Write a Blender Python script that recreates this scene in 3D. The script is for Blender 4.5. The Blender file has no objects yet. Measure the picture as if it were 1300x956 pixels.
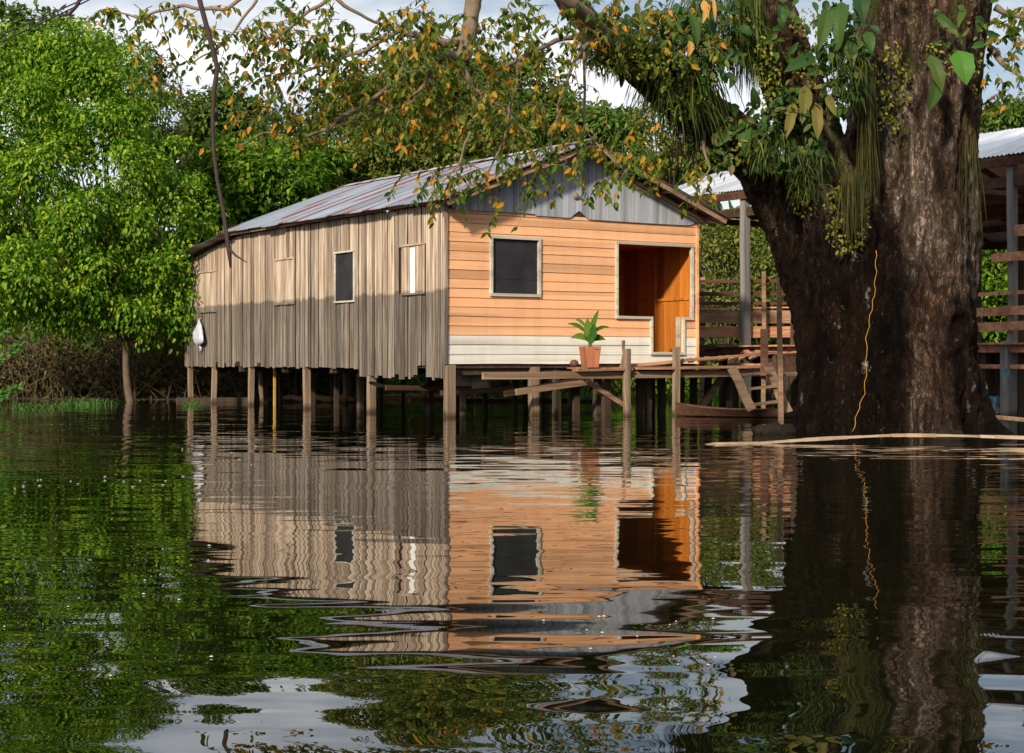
import bpy, math, random
import numpy as np
from mathutils import Vector, Matrix, noise as mnoise
random.seed(7); RNG = np.random.default_rng(11)
F, HY, CH, CX = 2014.0, 455.0, 1.117, 650.0
SC = bpy.context.scene
COL = bpy.data.collections.new("place"); SC.collection.children.link(COL)
# ------------------------------------------------------------------ frames
def P(px, py, Y): return Vector(((px-CX)*Y/F, Y, CH-(py-HY)*Y/F))
CO = Vector((-1.251, 30.0, 0.0)); TH = math.atan2(2014, 3050)
E1 = Vector((math.cos(TH), math.sin(TH), 0)); E2 = Vector((-math.sin(TH), math.cos(TH), 0))
def W2L(p): d = p-CO; return Vector((d.dot(E1), d.dot(E2), d.z))
def L2W(p): return CO+E1*p[0]+E2*p[1]+Vector((0, 0, p[2]))
def loc(px, py, x=None, y=None):
    o = W2L(Vector((0, 0, CH))); d = W2L(Vector(((px-CX)/F, 1, CH+(HY-py)/F)))-o
    t = ((x-o.x)/d.x) if x is not None else ((y-o.y)/d.y)
    return o+d*t
def depth(px, yl): return L2W(loc(px, 455, y=yl)).y
# ------------------------------------------------------------------ objects
OFF = {}
def tag(o, label=None, cat=None, group=None, kind=None):
    if label: o['label'] = label
    if cat: o['category'] = cat
    if group: o['group'] = group
    if kind: o['kind'] = kind
    return o
def thing(name, label, cat, base=(0, 0, 0), site=False, group=None):
    o = bpy.data.objects.new(name, None); COL.objects.link(o); o.empty_display_size = .3
    if site: o.location = L2W(base); o.rotation_euler = (0, 0, TH)
    else: o.location = base
    OFF[o] = Vector(base); tag(o, label, cat, group); return o
def link(name, me, mat, parent=None, base=None, site=False):
    o = bpy.data.objects.new(name, me); COL.objects.link(o)
    for m in (mat if isinstance(mat, (list, tuple)) else [mat]): me.materials.append(m)
    off = None
    if parent is not None: o.parent = parent; off = OFF[parent]
    elif base is not None:
        off = Vector(base); o.location = L2W(base) if site else off
        if site: o.rotation_euler = (0, 0, TH)
    if off is not None and off.length > 0: me.transform(Matrix.Translation(-off))
    OFF[o] = off if off is not None else Vector((0, 0, 0)); return o
class MB:
    def __init__(s): s.v = []; s.f = []; s.mi = []; s.sm = []
    def add(s, vs, fs, mi=0, sm=False):
        b = len(s.v); s.v += [tuple(v) for v in vs]
        for f in fs: s.f.append(tuple(i+b for i in f)); s.mi.append(mi); s.sm.append(sm)
    def box(s, x0, x1, y0, y1, z0, z1, j=0, mi=0):
        r = lambda: random.uniform(-j, j)
        vs = [(x+r(), y+r(), z+r()) for x in (x0, x1) for y in (y0, y1) for z in (z0, z1)]
        s.add(vs, [(0, 1, 3, 2), (4, 6, 7, 5), (0, 4, 5, 1), (2, 3, 7, 6), (0, 2, 6, 4), (1, 5, 7, 3)], mi)
    def beam(s, p0, p1, w, h, j=0.004, up=(0, 0, 1), mi=0, n=1):
        p0, p1 = Vector(p0), Vector(p1); d = (p1-p0).normalized(); u = Vector(up)
        if abs(d.dot(u)) > .95: u = Vector((0, 1, 0))
        a = d.cross(u).normalized()*w/2; b = a.cross(d).normalized()*h/2
        r = lambda: Vector((random.uniform(-j, j), random.uniform(-j, j), random.uniform(-j, j)))
        vs = []; fs = []
        for i in range(n+1):
            c = p0.lerp(p1, i/n)+r()*(2 if 0 < i < n else 0)
            vs += [c-a-b+r(), c+a-b+r(), c+a+b+r(), c-a+b+r()]
        for i in range(n):
            for k in range(4): q = 4*i; fs.append((q+k, q+(k+1) % 4, q+4+(k+1) % 4, q+4+k))
        fs += [(3, 2, 1, 0), tuple(4*n+k for k in range(4))]
        s.add(vs, fs, mi)
    def tube(s, pts, rad, sides=6, sm=True, mi=0, wob=0, disp=None):
        pts = [Vector(p) for p in pts]; n = len(pts); vs = []; fs = []
        if not hasattr(rad, '__len__'): rad = [rad]*n
        ref = None
        for i, p in enumerate(pts):
            d = (pts[min(i+1, n-1)]-pts[max(i-1, 0)]); d = d.normalized() if d.length > 1e-9 else Vector((0, 0, 1))
            if ref is None: ref = Vector((0, -1, 0)) if abs(d.y) < .9 else Vector((1, 0, 0))
            a = (ref-d*ref.dot(d)).normalized(); ref = a; b = d.cross(a)
            for k in range(sides):
                t = 2*math.pi*k/sides; dr = a*math.cos(t)+b*math.sin(t)
                q = p+dr*rad[i]*(1+random.uniform(-wob, wob))
                if disp: q = q+dr*disp(q, t, rad[i])
                vs.append(q)
        for i in range(n-1):
            for k in range(sides):
                k2 = (k+1) % sides; fs.append((i*sides+k, i*sides+k2, (i+1)*sides+k2, (i+1)*sides+k))
        fs += [tuple(range(sides))[::-1], tuple((n-1)*sides+k for k in range(sides))]
        s.add(vs, fs, mi, sm)
    def lathe(s, c, prof, sides=20, mi=0, sq=(1, 1)):
        vs = []; fs = []; n = len(prof)
        for r, z in prof:
            for k in range(sides):
                t = 2*math.pi*k/sides; vs.append((c[0]+r*math.cos(t)*sq[0], c[1]+r*math.sin(t)*sq[1], c[2]+z))
        for i in range(n-1):
            for k in range(sides):
                k2 = (k+1) % sides; fs.append((i*sides+k, i*sides+k2, (i+1)*sides+k2, (i+1)*sides+k))
        fs += [tuple(range(sides))[::-1], tuple((n-1)*sides+k for k in range(sides))]
        s.add(vs, fs, mi, True)
    def ribbon(s, pts, w, side=None, mi=0):
        pts = [Vector(p) for p in pts]; n = len(pts); vs = []
        a = (side or Vector((random.uniform(-1, 1), random.uniform(-1, 1), 0))).normalized()
        for i, p in enumerate(pts):
            t = i/(n-1); ww = w*(math.sin(math.pi*min(1, .15+t*.85))**.6)*.5
            vs += [p-a*ww, p+a*ww]
        s.add(vs, [(2*i, 2*i+1, 2*i+3, 2*i+2) for i in range(n-1)], mi)
    def mesh(s, name):
        me = bpy.data.meshes.new(name); me.from_pydata(s.v, [], s.f)
        me.polygons.foreach_set('material_index', s.mi); me.polygons.foreach_set('use_smooth', s.sm)
        me.update(); return me
    def build(s, name, mat, parent=None, base=None, site=False): return link(name, s.mesh(name), mat, parent, base, site)
def nrm(a): return a/np.maximum(np.linalg.norm(a, axis=-1, keepdims=True), 1e-9)
class LF:                       # leaf cloud
    def __init__(s): s.c = []; s.d = []; s.n = []; s.l = []; s.w = []
    def add(s, c, d, n, l, w):
        c = np.atleast_2d(np.asarray(c, float)); k = len(c)
        s.c.append(c); s.d.append(np.broadcast_to(np.asarray(d, float), (k, 3))); s.n.append(np.broadcast_to(np.asarray(n, float), (k, 3)))
        s.l.append(np.broadcast_to(np.asarray(l, float), (k,))); s.w.append(np.broadcast_to(np.asarray(w, float), (k,)))
    def mesh(s, name):
        c = np.concatenate(s.c); d = nrm(np.concatenate(s.d)); n = np.concatenate(s.n); l = np.concatenate(s.l)[:, None]; w = np.concatenate(s.w)[:, None]
        a = nrm(np.cross(d, n)+1e-6); n = nrm(np.cross(a, d)); N = len(c)
        dr = -n*l*.12; V = np.empty((N, 6, 3))
        V[:, 0] = c; V[:, 1] = c+d*l*.3+a*w*.46+n*w*.16; V[:, 2] = c+d*l*.7+a*w*.34+n*w*.12+dr*.5
        V[:, 3] = c+d*l+dr; V[:, 4] = c+d*l*.7-a*w*.34+n*w*.12+dr*.5; V[:, 5] = c+d*l*.3-a*w*.46+n*w*.16
        idx = (np.arange(N)[:, None]*6+np.array([0, 1, 2, 3, 0, 3, 4, 5])[None]).ravel().astype(np.int32)
        me = bpy.data.meshes.new(name); me.vertices.add(N*6); me.vertices.foreach_set('co', V.ravel().astype(np.float32))
        me.loops.add(N*8); me.loops.foreach_set('vertex_index', idx); me.polygons.add(N*2)
        me.polygons.foreach_set('loop_start', np.arange(0, N*8, 4, dtype=np.int32)); me.update(calc_edges=True); me.validate(); return me
    def build(s, name, mat, parent=None, base=None): return link(name, s.mesh(name), mat, parent, base)
def rnd(n): return nrm(RNG.normal(size=(n, 3)))
# ------------------------------------------------------------------ materials
class M:
    def __init__(s, name, rough=.8, spec=.3):
        s.m = bpy.data.materials.new(name); s.m.use_nodes = True; s.t = s.m.node_tree; s.b = s.t.nodes['Principled BSDF']
        s.b.inputs['Roughness'].default_value = rough; s.b.inputs['Specular IOR Level'].default_value = spec
        s.tc = s.n('ShaderNodeTexCoord')
    def n(s, ty, **k):
        x = s.t.nodes.new(ty)
        for a, v in k.items(): setattr(x, a, v)
        return x
    def l(s, a, b): s.t.links.new(a, b)
    def co(s, sc=(1, 1, 1), src='Object'):
        m = s.n('ShaderNodeMapping'); m.inputs['Scale'].default_value = sc; s.l(s.tc.outputs[src], m.inputs[0]); return m.outputs[0]
    def noise(s, vec, scale=1, detail=4, rough=.6, dist=0, out='Fac'):
        x = s.n('ShaderNodeTexNoise'); x.inputs['Scale'].default_value = scale; x.inputs['Detail'].default_value = detail
        x.inputs['Roughness'].default_value = rough; x.inputs['Distortion'].default_value = dist; s.l(vec, x.inputs['Vector']); return x.outputs[out]
    def ramp(s, fac, stops, mode='LINEAR'):
        r = s.n('ShaderNodeValToRGB'); r.color_ramp.interpolation = mode; e = r.color_ramp.elements
        while len(e) < len(stops): e.new(.5)
        for i, (p, c) in enumerate(stops):
            e[i].position = p; e[i].color = (*(c if hasattr(c, '__len__') else (c, c, c)), 1)
        s.l(fac, r.inputs[0]); return r.outputs[0]
    def mix(s, f, a, b, mode='MIX'):
        x = s.n('ShaderNodeMix', data_type='RGBA', blend_type=mode)
        for i, v in ((0, f), (6, a), (7, b)):
            if hasattr(v, 'is_linked') or hasattr(v, 'links'): s.l(v, x.inputs[i])
            else: x.inputs[i].default_value = v if i == 0 else (*v, 1)
        return x.outputs[2]
    def math(s, op, a, b=None, c=None):
        x = s.n('ShaderNodeMath', operation=op)
        for i, v in enumerate((a, b, c)):
            if v is None: continue
            if hasattr(v, 'links'): s.l(v, x.inputs[i])
            else: x.inputs[i].default_value = v
        return x.outputs[0]
    def island(s): return s.n('ShaderNodeNewGeometry').outputs['Random Per Island']
    def xyz(s, vec=None):
        x = s.n('ShaderNodeSeparateXYZ'); s.l(vec or s.tc.outputs['Object'], x.inputs[0]); return x.outputs
    def bump(s, h, st=.5, d=.02):
        b = s.n('ShaderNodeBump'); b.inputs['Strength'].default_value = st; b.inputs['Distance'].default_value = d
        s.l(h, b.inputs['Height']); s.l(b.outputs[0], s.b.inputs['Normal'])
    def col(s, c):
        if hasattr(c, 'links'): s.l(c, s.b.inputs['Base Color'])
        else: s.b.inputs['Base Color'].default_value = (*c, 1)
        return s
def wood(name, cols, ax=2, grain=14, knots=True, var=.5, stain=None, rough=.85, wet=None, bump=.6):
    m = M(name, rough, .2); sc = [grain]*3; sc[ax] = grain*.035
    isl = m.island(); off = m.n('ShaderNodeVectorMath', operation='MULTIPLY_ADD')
    cmb = m.n('ShaderNodeCombineXYZ'); [m.l(isl, cmb.inputs[i]) for i in range(3)]
    m.l(cmb.outputs[0], off.inputs[0]); off.inputs[1].default_value = (37, 53, 29); m.l(m.co(sc), off.inputs[2])
    g = m.noise(off.outputs[0], 1, 6, .65, .4); g2 = m.noise(off.outputs[0], .22, 3, .6)
    c = m.ramp(g, [(.28, cols[0]), (.5, cols[1]), (.72, cols[2])])
    dk = m.ramp(g2, [(.33, .5), (.55, 1)]); c = m.mix(.75, c, dk, 'MULTIPLY')
    vv = m.ramp(isl, [(0, (1-var, 1-var, 1-var)), (.5, (1, .96, .92)), (1, (1+var*.2, 1+var*.16, 1+var*.1))]); c = m.mix(1, c, vv, 'MULTIPLY')
    dirt = m.ramp(m.noise(m.co((4, 4, .6)), 1, 5, .6), [(.45, (1, 1, 1)), (.7, (.80, .76, .70))]); c = m.mix(.8 if ax == 2 else .4, c, dirt, 'MULTIPLY')
    if stain:
        z = m.xyz()[2]; zz = m.math('MULTIPLY_ADD', m.math('ADD', isl, m.noise(m.co((3, 3, 3)), 1, 2)), .07, z)
        fac = m.math('SMOOTHSTEP', zz, stain[0], stain[0]+.06) if False else m.ramp(m.math('MULTIPLY_ADD', zz, 4, -4*(stain[0]+.05)), [(0, 0), (.25, 1)])
        c = m.mix(fac, m.mix(1, c, stain[1], 'MULTIPLY'), c)
    if wet is not None:
        z = m.xyz()[2]; zz = m.math('MULTIPLY_ADD', m.noise(m.co((2, 2, .5)), 1, 3), .25, z)
        fac = m.ramp(zz, [(wet, 0), (wet+.12, 1)]); c = m.mix(fac, m.mix(1, c, (.3, .3, .27), 'MULTIPLY'), c)
    m.col(c); m.bump(g, bump, .012); return m.m
def leafmat(name, stops, trans=.35, rough=.45, nscale=.6):
    m = M(name, max(rough, .5), .13); isl = m.island(); nz = m.noise(m.co(), nscale, 3, .6)
    f = m.math('ADD', m.math('MULTIPLY', isl, .65), m.math('MULTIPLY', nz, .45))
    c = m.ramp(f, stops); m.col(c)
    tr = m.n('ShaderNodeBsdfTranslucent'); m.l(m.mix(1, c, (1.3, 1.35, .5), 'MULTIPLY'), tr.inputs[0])
    mx = m.n('ShaderNodeMixShader'); mx.inputs[0].default_value = trans; m.l(m.b.outputs[0], mx.inputs[1]); m.l(tr.outputs[0], mx.inputs[2])
    m.l(mx.outputs[0], m.t.nodes['Material Output'].inputs['Surface']); return m.m
def plain(name, col, rough=.7, var=.25, scale=8, metallic=0, spec=.3, bump=.15):
    m = M(name, rough, spec); m.b.inputs['Metallic'].default_value = metallic
    nz = m.noise(m.co(), scale, 5, .65); c = m.ramp(nz, [(.25, tuple(x*(1-var) for x in col)), (.75, tuple(min(1, x*(1+var)) for x in col))])
    m.col(c); m.bump(nz, bump, .01); return m.m

W_SIDE = wood('weathered_boards', [(.085, .05, .034), (.46, .365, .28), (.76, .68, .585)], 2, 26, stain=(2.42, (.42, .45, .48)), var=.5)
W_FRONT = wood('orange_paint', [(.74, .385, .195), (.80, .44, .235), (.83, .475, .265)], 0, 9, var=.03, rough=.6, bump=.25)
W_WHITE = wood('white_paint', [(.52, .51, .46), (.74, .735, .68), (.80, .795, .74)], 0, 9, var=.12, rough=.65, bump=.3)
W_TRIM = wood('pale_trim', [(.35, .33, .27), (.56, .54, .46), (.62, .60, .52)], 0, 9, var=.1, rough=.65, bump=.3)
W_INT = wood('varnished_orange_wood', [(.42, .13, .018), (.56, .19, .03), (.62, .24, .045)], 2, 9, var=.2, rough=.45, bump=.2)
W_GABLE = wood('grey_blue_boards', [(.24, .27, .32), (.38, .42, .48), (.46, .5, .56)], 2, 10, var=.25, bump=.3)
W_POST = wood('stilt_wood', [(.10, .07, .05), (.24, .18, .13), (.36, .28, .2)], 2, 14, var=.4, wet=.16)
W_DARK = wood('dark_wood', [(.025, .018, .013), (.06, .043, .03), (.10, .075, .052)], 2, 12, var=.4)
W_BEAM = wood('dock_timber', [(.12, .07, .045), (.26, .17, .11), (.36, .26, .18)], 0, 12, var=.4)
W_RED = wood('reddish_timber', [(.2, .085, .045), (.46, .24, .14), (.58, .34, .22)], 0, 10, var=.3)
W_RDK = wood('dark_brown_timber', [(.04, .02, .013), (.09, .045, .028), (.13, .07, .045)], 0, 10, var=.3)
W_GREY = wood('grey_timber', [(.10, .10, .10), (.2, .2, .2), (.3, .3, .29)], 2, 10, var=.2, wet=.16)
SCREEN = plain('black_mesh', (.020, .020, .023), .6, .6, 2.2, bump=1.0)
def roofmat(name, rust=1.0, base=((.22, .27, .33), (.34, .40, .47), (.46, .52, .59))):
    m = M(name, .42, .5); m.b.inputs['Metallic'].default_value = .55
    x, y, z = m.xyz(); n1 = m.noise(m.co((.9, 5, .9)), 1, 5, .65); n2 = m.noise(m.co((.45, .75, .45)), 1, 3, .5, .2)
    c = m.ramp(n1, [(.3, base[0]), (.5, base[1]), (.75, base[2])])
    sheet = m.n('ShaderNodeTexWhiteNoise', noise_dimensions='1D'); m.l(m.math('FLOOR', m.math('MULTIPLY', y, 1/.82)), sheet.inputs['W'])
    c = m.mix(1, c, m.ramp(sheet.outputs['Value'], [(0, .72), (1, 1.08)]), 'MULTIPLY')
    fr = m.math('FRACT', m.math('MULTIPLY', y, 1/.82)); seam = m.ramp(fr, [(0, 1), (.34, .95), (.40, 0), (.97, 0), (1, 1)])
    rf = m.math('MULTIPLY', seam, m.ramp(n2, [(.44, 0), (.52, 1)]))
    rp = m.ramp(m.noise(m.co((.5, 7, .5)), 1, 4, .6), [(.62, 0), (.70, 1)])
    rf = m.math('MULTIPLY', m.math('MAXIMUM', rf, m.math('MULTIPLY', rp, .8)), rust)
    c = m.mix(rf, c, m.ramp(n1, [(.3, (.085, .022, .014)), (.7, (.20, .055, .034))])); m.col(c)
    rr = m.math('MULTIPLY_ADD', rf, .4, .42); m.l(rr, m.b.inputs['Roughness']); m.l(m.math('MULTIPLY_ADD', rf, -.5, .55), m.b.inputs['Metallic'])
    m.bump(m.noise(m.co((2, 2, 2)), 1, 4), .25, .03); return m.m
ROOF = roofmat('galvanised_roof'); ROOF2 = roofmat('pale_zinc_roof', .15, ((.5, .53, .57), (.66, .69, .73), (.78, .8, .84)))

# ------------------------------------------------------------------ world, sun, camera
SUND = Vector((-.42, -.90, 0)).normalized(); SEL = math.radians(27)
w = bpy.data.worlds.new("World"); SC.world = w; w.use_nodes = True; nt = w.node_tree; N = nt.nodes; bg = N['Background']
sky = N.new('ShaderNodeTexSky'); sky.sky_type = 'NISHITA'; sky.sun_disc = False; sky.sun_elevation = SEL
sky.sun_rotation = math.atan2(SUND.x, SUND.y); sky.air_density = 1.0; sky.dust_density = 1.2
tc = N.new('ShaderNodeTexCoord'); mp = N.new('ShaderNodeMapping'); mp.inputs['Scale'].default_value = (2.2, 2.2, 7); nt.links.new(tc.outputs['Generated'], mp.inputs[0])
nz = N.new('ShaderNodeTexNoise'); nz.inputs['Scale'].default_value = 1.3; nz.inputs['Detail'].default_value = 7; nz.inputs['Roughness'].default_value = .55; nt.links.new(mp.outputs[0], nz.inputs['Vector'])
rp = N.new('ShaderNodeValToRGB'); rp.color_ramp.elements[0].position = .36; rp.color_ramp.elements[1].position = .56; nt.links.new(nz.outputs['Fac'], rp.inputs[0])
nz2 = N.new('ShaderNodeTexNoise'); nz2.inputs['Scale'].default_value = 3.1; nz2.inputs['Detail'].default_value = 5; nt.links.new(mp.outputs[0], nz2.inputs['Vector'])
rp2 = N.new('ShaderNodeValToRGB'); rp2.color_ramp.elements[0].color = (7.6, 8.6, 10.4, 1); rp2.color_ramp.elements[1].color = (13.2, 13, 13, 1)
rp2.color_ramp.elements[0].position = .35; rp2.color_ramp.elements[1].position = .6; nt.links.new(nz2.outputs['Fac'], rp2.inputs[0])
mx = N.new('ShaderNodeMix'); mx.data_type = 'RGBA'; nt.links.new(rp.outputs[0], mx.inputs[0]); nt.links.new(sky.outputs[0], mx.inputs[6]); nt.links.new(rp2.outputs[0], mx.inputs[7])
nt.links.new(mx.outputs[2], bg.inputs[0]); bg.inputs[1].default_value = .066
sun = bpy.data.lights.new('sun', 'SUN'); sun.energy = 4.2; sun.angle = math.radians(4); sun.color = (1, .87, .70)
so = bpy.data.objects.new('sun', sun); COL.objects.link(so); so.location = (-20, -40, 30)
sv = Vector((SUND.x*math.cos(SEL), SUND.y*math.cos(SEL), math.sin(SEL))); so.rotation_euler = (-sv).to_track_quat('-Z', 'Y').to_euler()
cam = bpy.data.cameras.new('camera'); cam.sensor_width = 36; cam.lens = F/1300*36; cam.shift_y = -(478-HY)/1300; cam.clip_end = 2000
co = bpy.data.objects.new('camera', cam); COL.objects.link(co); co.location = (0, 0, CH); co.rotation_euler = (math.pi/2, 0, 0); SC.camera = co
SC.view_settings.view_transform = 'Standard'; SC.view_settings.look = 'None'; SC.view_settings.exposure = 0.5; SC.view_settings.gamma = 1
SC.cycles.max_bounces = 6; SC.cycles.transparent_max_bounces = 4; SC.cycles.caustics_reflective = False; SC.cycles.caustics_refractive = False
SC.cycles.sample_clamp_indirect = 4

# ------------------------------------------------------------------ water and ground
def water():
    m = M('river_water', .006, .5); m.b.inputs['IOR'].default_value = 1.65; m.b.inputs['Specular IOR Level'].default_value = .5
    x, y, z = m.xyz()
    def slope(sx, sy, scale, det, seedz):
        mp = m.n('ShaderNodeMapping'); mp.inputs['Scale'].default_value = (sx, sy, 1); mp.inputs['Location'].default_value = (seedz, seedz*.7, seedz)
        m.l(m.tc.outputs['Object'], mp.inputs[0]); o = m.n('ShaderNodeSeparateXYZ'); m.l(m.noise(mp.outputs[0], scale, det, .5, .25, out='Color'), o.inputs[0])
        return m.math('SUBTRACT', o.outputs[0], .5), m.math('SUBTRACT', o.outputs[1], .5)
    patch = m.ramp(m.noise(m.co((.25, .12, 1)), 1, 2), [(.35, .45), (.65, 1.3)])
    def amp(stops): return m.ramp(m.math('MULTIPLY', y, 1/40), [(p/40, v) for p, v in stops])
    ax, ay = slope(.6, 2.1, 1, 2, 3.1)      # near swell, long smooth lenses
    bx, by = slope(1.0, 4.2, 1, 1.5, 9.7)     # mid wavelets
    cx, cy = slope(1.3, 6.0, 1, 2, 21.3)    # far fine ripples
    A = amp([(4.5, .10), (6.2, .08), (7.2, .042), (8.4, .020), (10, .010), (40, .008)])
    B = amp([(4.5, .05), (7, .045), (9, .034), (12, .034), (16, .05), (40, .05)])
    C = m.math('MULTIPLY', amp([(4.5, .004), (7.5, .010), (10, .030), (14, .055), (20, .11), (33, .07), (40, .03)]), patch)
    sy = m.math('ADD', m.math('ADD', m.math('MULTIPLY', ay, A), m.math('MULTIPLY', by, B)), m.math('MULTIPLY', cy, C))
    sx = m.math('ADD', m.math('ADD', m.math('MULTIPLY', ax, A), m.math('MULTIPLY', bx, B)), m.math('MULTIPLY', cx, C))
    dx, dy = slope(.45, 1.5, 1, 4, 33.3); Dm = m.math('MULTIPLY', amp([(9, 0), (13, .02), (17, .075), (30, .075), (38, .02)]), patch)
    sy = m.math('ADD', sy, m.math('MULTIPLY', dy, Dm)); sx = m.math('ADD', sx, m.math('MULTIPLY', dx, Dm))
    cb = m.n('ShaderNodeCombineXYZ'); m.l(m.math('MULTIPLY', sx, .8), cb.inputs[0]); m.l(sy, cb.inputs[1]); cb.inputs[2].default_value = 1
    nn = m.n('ShaderNodeVectorMath', operation='NORMALIZE'); m.l(cb.outputs[0], nn.inputs[0]); m.l(nn.outputs[0], m.b.inputs['Normal'])
    m.col((.004, .005, .0015)); return m.m
b = MB(); b.add([(-400, -20, 0), (400, -20, 0), (400, 300, 0), (-400, 300, 0)], [(0, 1, 2, 3)])
tag(b.build('water', water()), 'dark rippled river water mirroring the houses and trees', None, kind='structure')
def gz(x, y):
    sh = 44+3*mnoise.noise(Vector((x*.09, 3.3, 0)))+(2 if x > 2 else 0)-2.2*max(0, min(1, (-x-4)/5))
    t = (y-sh); return (-.9 if t < -4 else (-.02+t*.22 if t < 0 else min(1.6, -.02+t*.05)))+.06*mnoise.noise(Vector((x*.8, y*.8, 0)))*(1 if t > -4 else 0)
b = MB(); xs = [-500, -200, -90]+[(-60+i*.8) for i in range(151)]+[90, 200, 500]; ys = [-20, 0, 20, 34]+[36+i*.6 for i in range(40)]+[64, 75, 100, 200, 700]
vs = [(x, y, gz(x, y)) for y in ys for x in xs]; nx = len(xs)
b.add(vs, [(j*nx+i, j*nx+i+1, (j+1)*nx+i+1, (j+1)*nx+i) for j in range(len(ys)-1) for i in range(nx-1)], 0, True)
tag(b.build('ground', plain('forest_floor', (.05, .042, .022), .95, .5, 3)), 'muddy forest floor behind the water', kind='structure')
def shore_y(x): return 44+3*mnoise.noise(Vector((x*.09, 3.3, 0)))+(2 if x > 2 else 0)-2.2*max(0, min(1, (-x-4)/5))

# ------------------------------------------------------------------ house
house = thing('stilt_house', 'orange-fronted wooden house on stilts with a rusty corrugated gable roof', 'house', (0, 0, 0), True)
HW, HL, EY = 6.15, 13.0, 10.0
def side_rect(a, b_, c, d):     # px left,right, py top,bottom -> y0,y1,z0,z1
    p = loc(b_, c, x=0); q = loc(a, d, x=0); r = loc((a+b_)/2, c, x=0); s_ = loc((a+b_)/2, d, x=0); return p.y, q.y, s_.z, r.z
w1 = side_rect(255, 276, 346, 395); w2 = side_rect(352, 375, 330, 385); w3 = side_rect(428, 451, 321, 382); w4 = side_rect(514, 540, 312, 372)
def front_rect(a, b_, c, d):
    p = loc(a, c, y=0); q = loc(b_, c, y=0); r = loc((a+b_)/2, c, y=0); s_ = loc((a+b_)/2, d, y=0); return p.x, q.x, s_.z, r.z
fw = front_rect(624, 682, 304, 373); du = front_rect(783, 876, 312, 402); dl = front_rect(827, 865, 402, 447); dl = (dl[0], dl[1], dl[2], du[2])
# side wall boards
b = MB(); y = 0.0
def wtop(y): return 4.07 if y < 9.3 else 4.07-(y-9.3)*(.50/3.7)
while y < HL-.02:
    wd = random.choice([.11, .15, .17, .19, .22])+random.uniform(-.015, .015); y1 = min(y+wd, HL); zb = .755+random.uniform(-.06, .05) if y < 3.35 else .915+random.uniform(-.025, .02)
    if .55 < y < .95: zb = .98 if random.random() < .6 else .7
    if y > 8 and random.random() < .13: zb += .12
    g = random.uniform(.006, .017); o = random.uniform(-.012, .012); segs = [(zb, wtop(y))]
    for (a, c, z0, z1) in (w3, w4):
        if y1 > a+.03 and y < c-.03: segs = [(zb, z0), (z1, wtop(y))]
    for z0, z1 in segs:
        m_ = random.uniform(-.012, .012); x0, x1 = -.022+o, -.012+o
        b.add([(x0, y+g, z0), (x0, y1-g, z0), (x0, y1-g+m_*.3, z1), (x0, y+g+m_*.3, z1), (x1, y+g, z0), (x1, y1-g, z0), (x1, y1-g, z1), (x1, y+g, z1)],
              [(0, 1, 2, 3), (4, 7, 6, 5), (0, 3, 7, 4), (1, 5, 6, 2), (0, 4, 5, 1), (3, 2, 6, 7)])
    y = y1
b.build('side_wall', W_SIDE, house)
b = MB(); b.box(.01, .035, .03, HL-.03, .96, 3.95); b.box(HW-.03, HW, .03, HL-.03, .95, 3.95); b.box(.03, HW-.03, HL-.03, HL, .95, 3.45)
b.add([(-.02, EY, 3.9), (HW, EY, 3.9), (HW, EY, 4.15), (HW/2, EY, 5.3), (-.02, EY, 4.15)], [(0, 1, 2, 3, 4)])
# backing cut where the openings are is not needed: openings carry their own screens in front
b.build('rear_wall', W_DARK, house)
# front clapboards
b = MB()
def clap(zs, mi):
    for (z0, z1) in zs:
        cuts = sorted(set([z0, z1]+[z for r in (fw, du, dl) for z in (r[2], r[3]) if z0 < z < z1]))
        t0 = random.uniform(-.002, .002); sag = random.uniform(-.006, .006)
        for a, c in zip(cuts[:-1], cuts[1:]):
            iv = [(0.0, HW)]
            for r in (fw, du, dl):
                if (a+c)/2 > r[2] and (a+c)/2 < r[3]:
                    iv = [q for (p0, p1) in iv for q in ((p0, min(p1, r[0])), (max(p0, r[1]), p1)) if q[1]-q[0] > .01]
            for p0, p1 in iv:
                pr = lambda z: -.010-.014*(1-(z-z0)/(z1-z0))+t0
                n = max(1, int((p1-p0)/.3)); wv = lambda x: sag*math.sin(x*1.7+z0*9)+.004*mnoise.noise(Vector((x*3, z0*7, 0))); vs = []
                for i in range(n+1):
                    xa = p0+(p1-p0)*i/n; ch = .006*max(0, mnoise.noise(Vector((xa*5, z0*31, 2)))) ; vs += [(xa, pr(a), a+wv(xa)+ch), (xa, pr(c), c+wv(xa)), (xa, 0, a+wv(xa)+ch)]
                b.add(vs, [(3*i, 3*i+3, 3*i+4, 3*i+1) for i in range(n)]+[(3*i, 3*i+2, 3*i+5, 3*i+3) for i in range(n)], mi)
zt = 1.565; clap([(1.01+i*.185, 1.01+(i+1)*.185-.004) for i in range(3)], 1); clap([(zt+i*.178, zt+(i+1)*.178-.004) for i in range(15)], 0)
b.box(-.045, .02, -.05, -.001, 1.0, 4.05, mi=2); b.box(HW-.03, HW+.03, -.05, -.001, 1.0, 4.05, mi=0)
me_fw = b.build('front_wall', [W_FRONT, W_WHITE, W_SIDE], house)
b = MB()
def solid_front(x0, x1, z0, z1): b.box(x0, x1, .004, .03, z0, z1)
solid_front(.04, fw[0], 1.0, 4.0); solid_front(fw[1], du[0], 1.0, 4.0); solid_front(du[1], HW-.035, 1.0, 4.0); solid_front(fw[0], fw[1], 1.0, fw[2]); solid_front(fw[0], fw[1], fw[3], 4.0)
solid_front(du[0], du[1], du[3], 4.0); solid_front(du[0], dl[0], 1.0, du[2]); solid_front(dl[1], du[1], 1.0, du[2])
b.build('wall_studs', W_INT, house)
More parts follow.
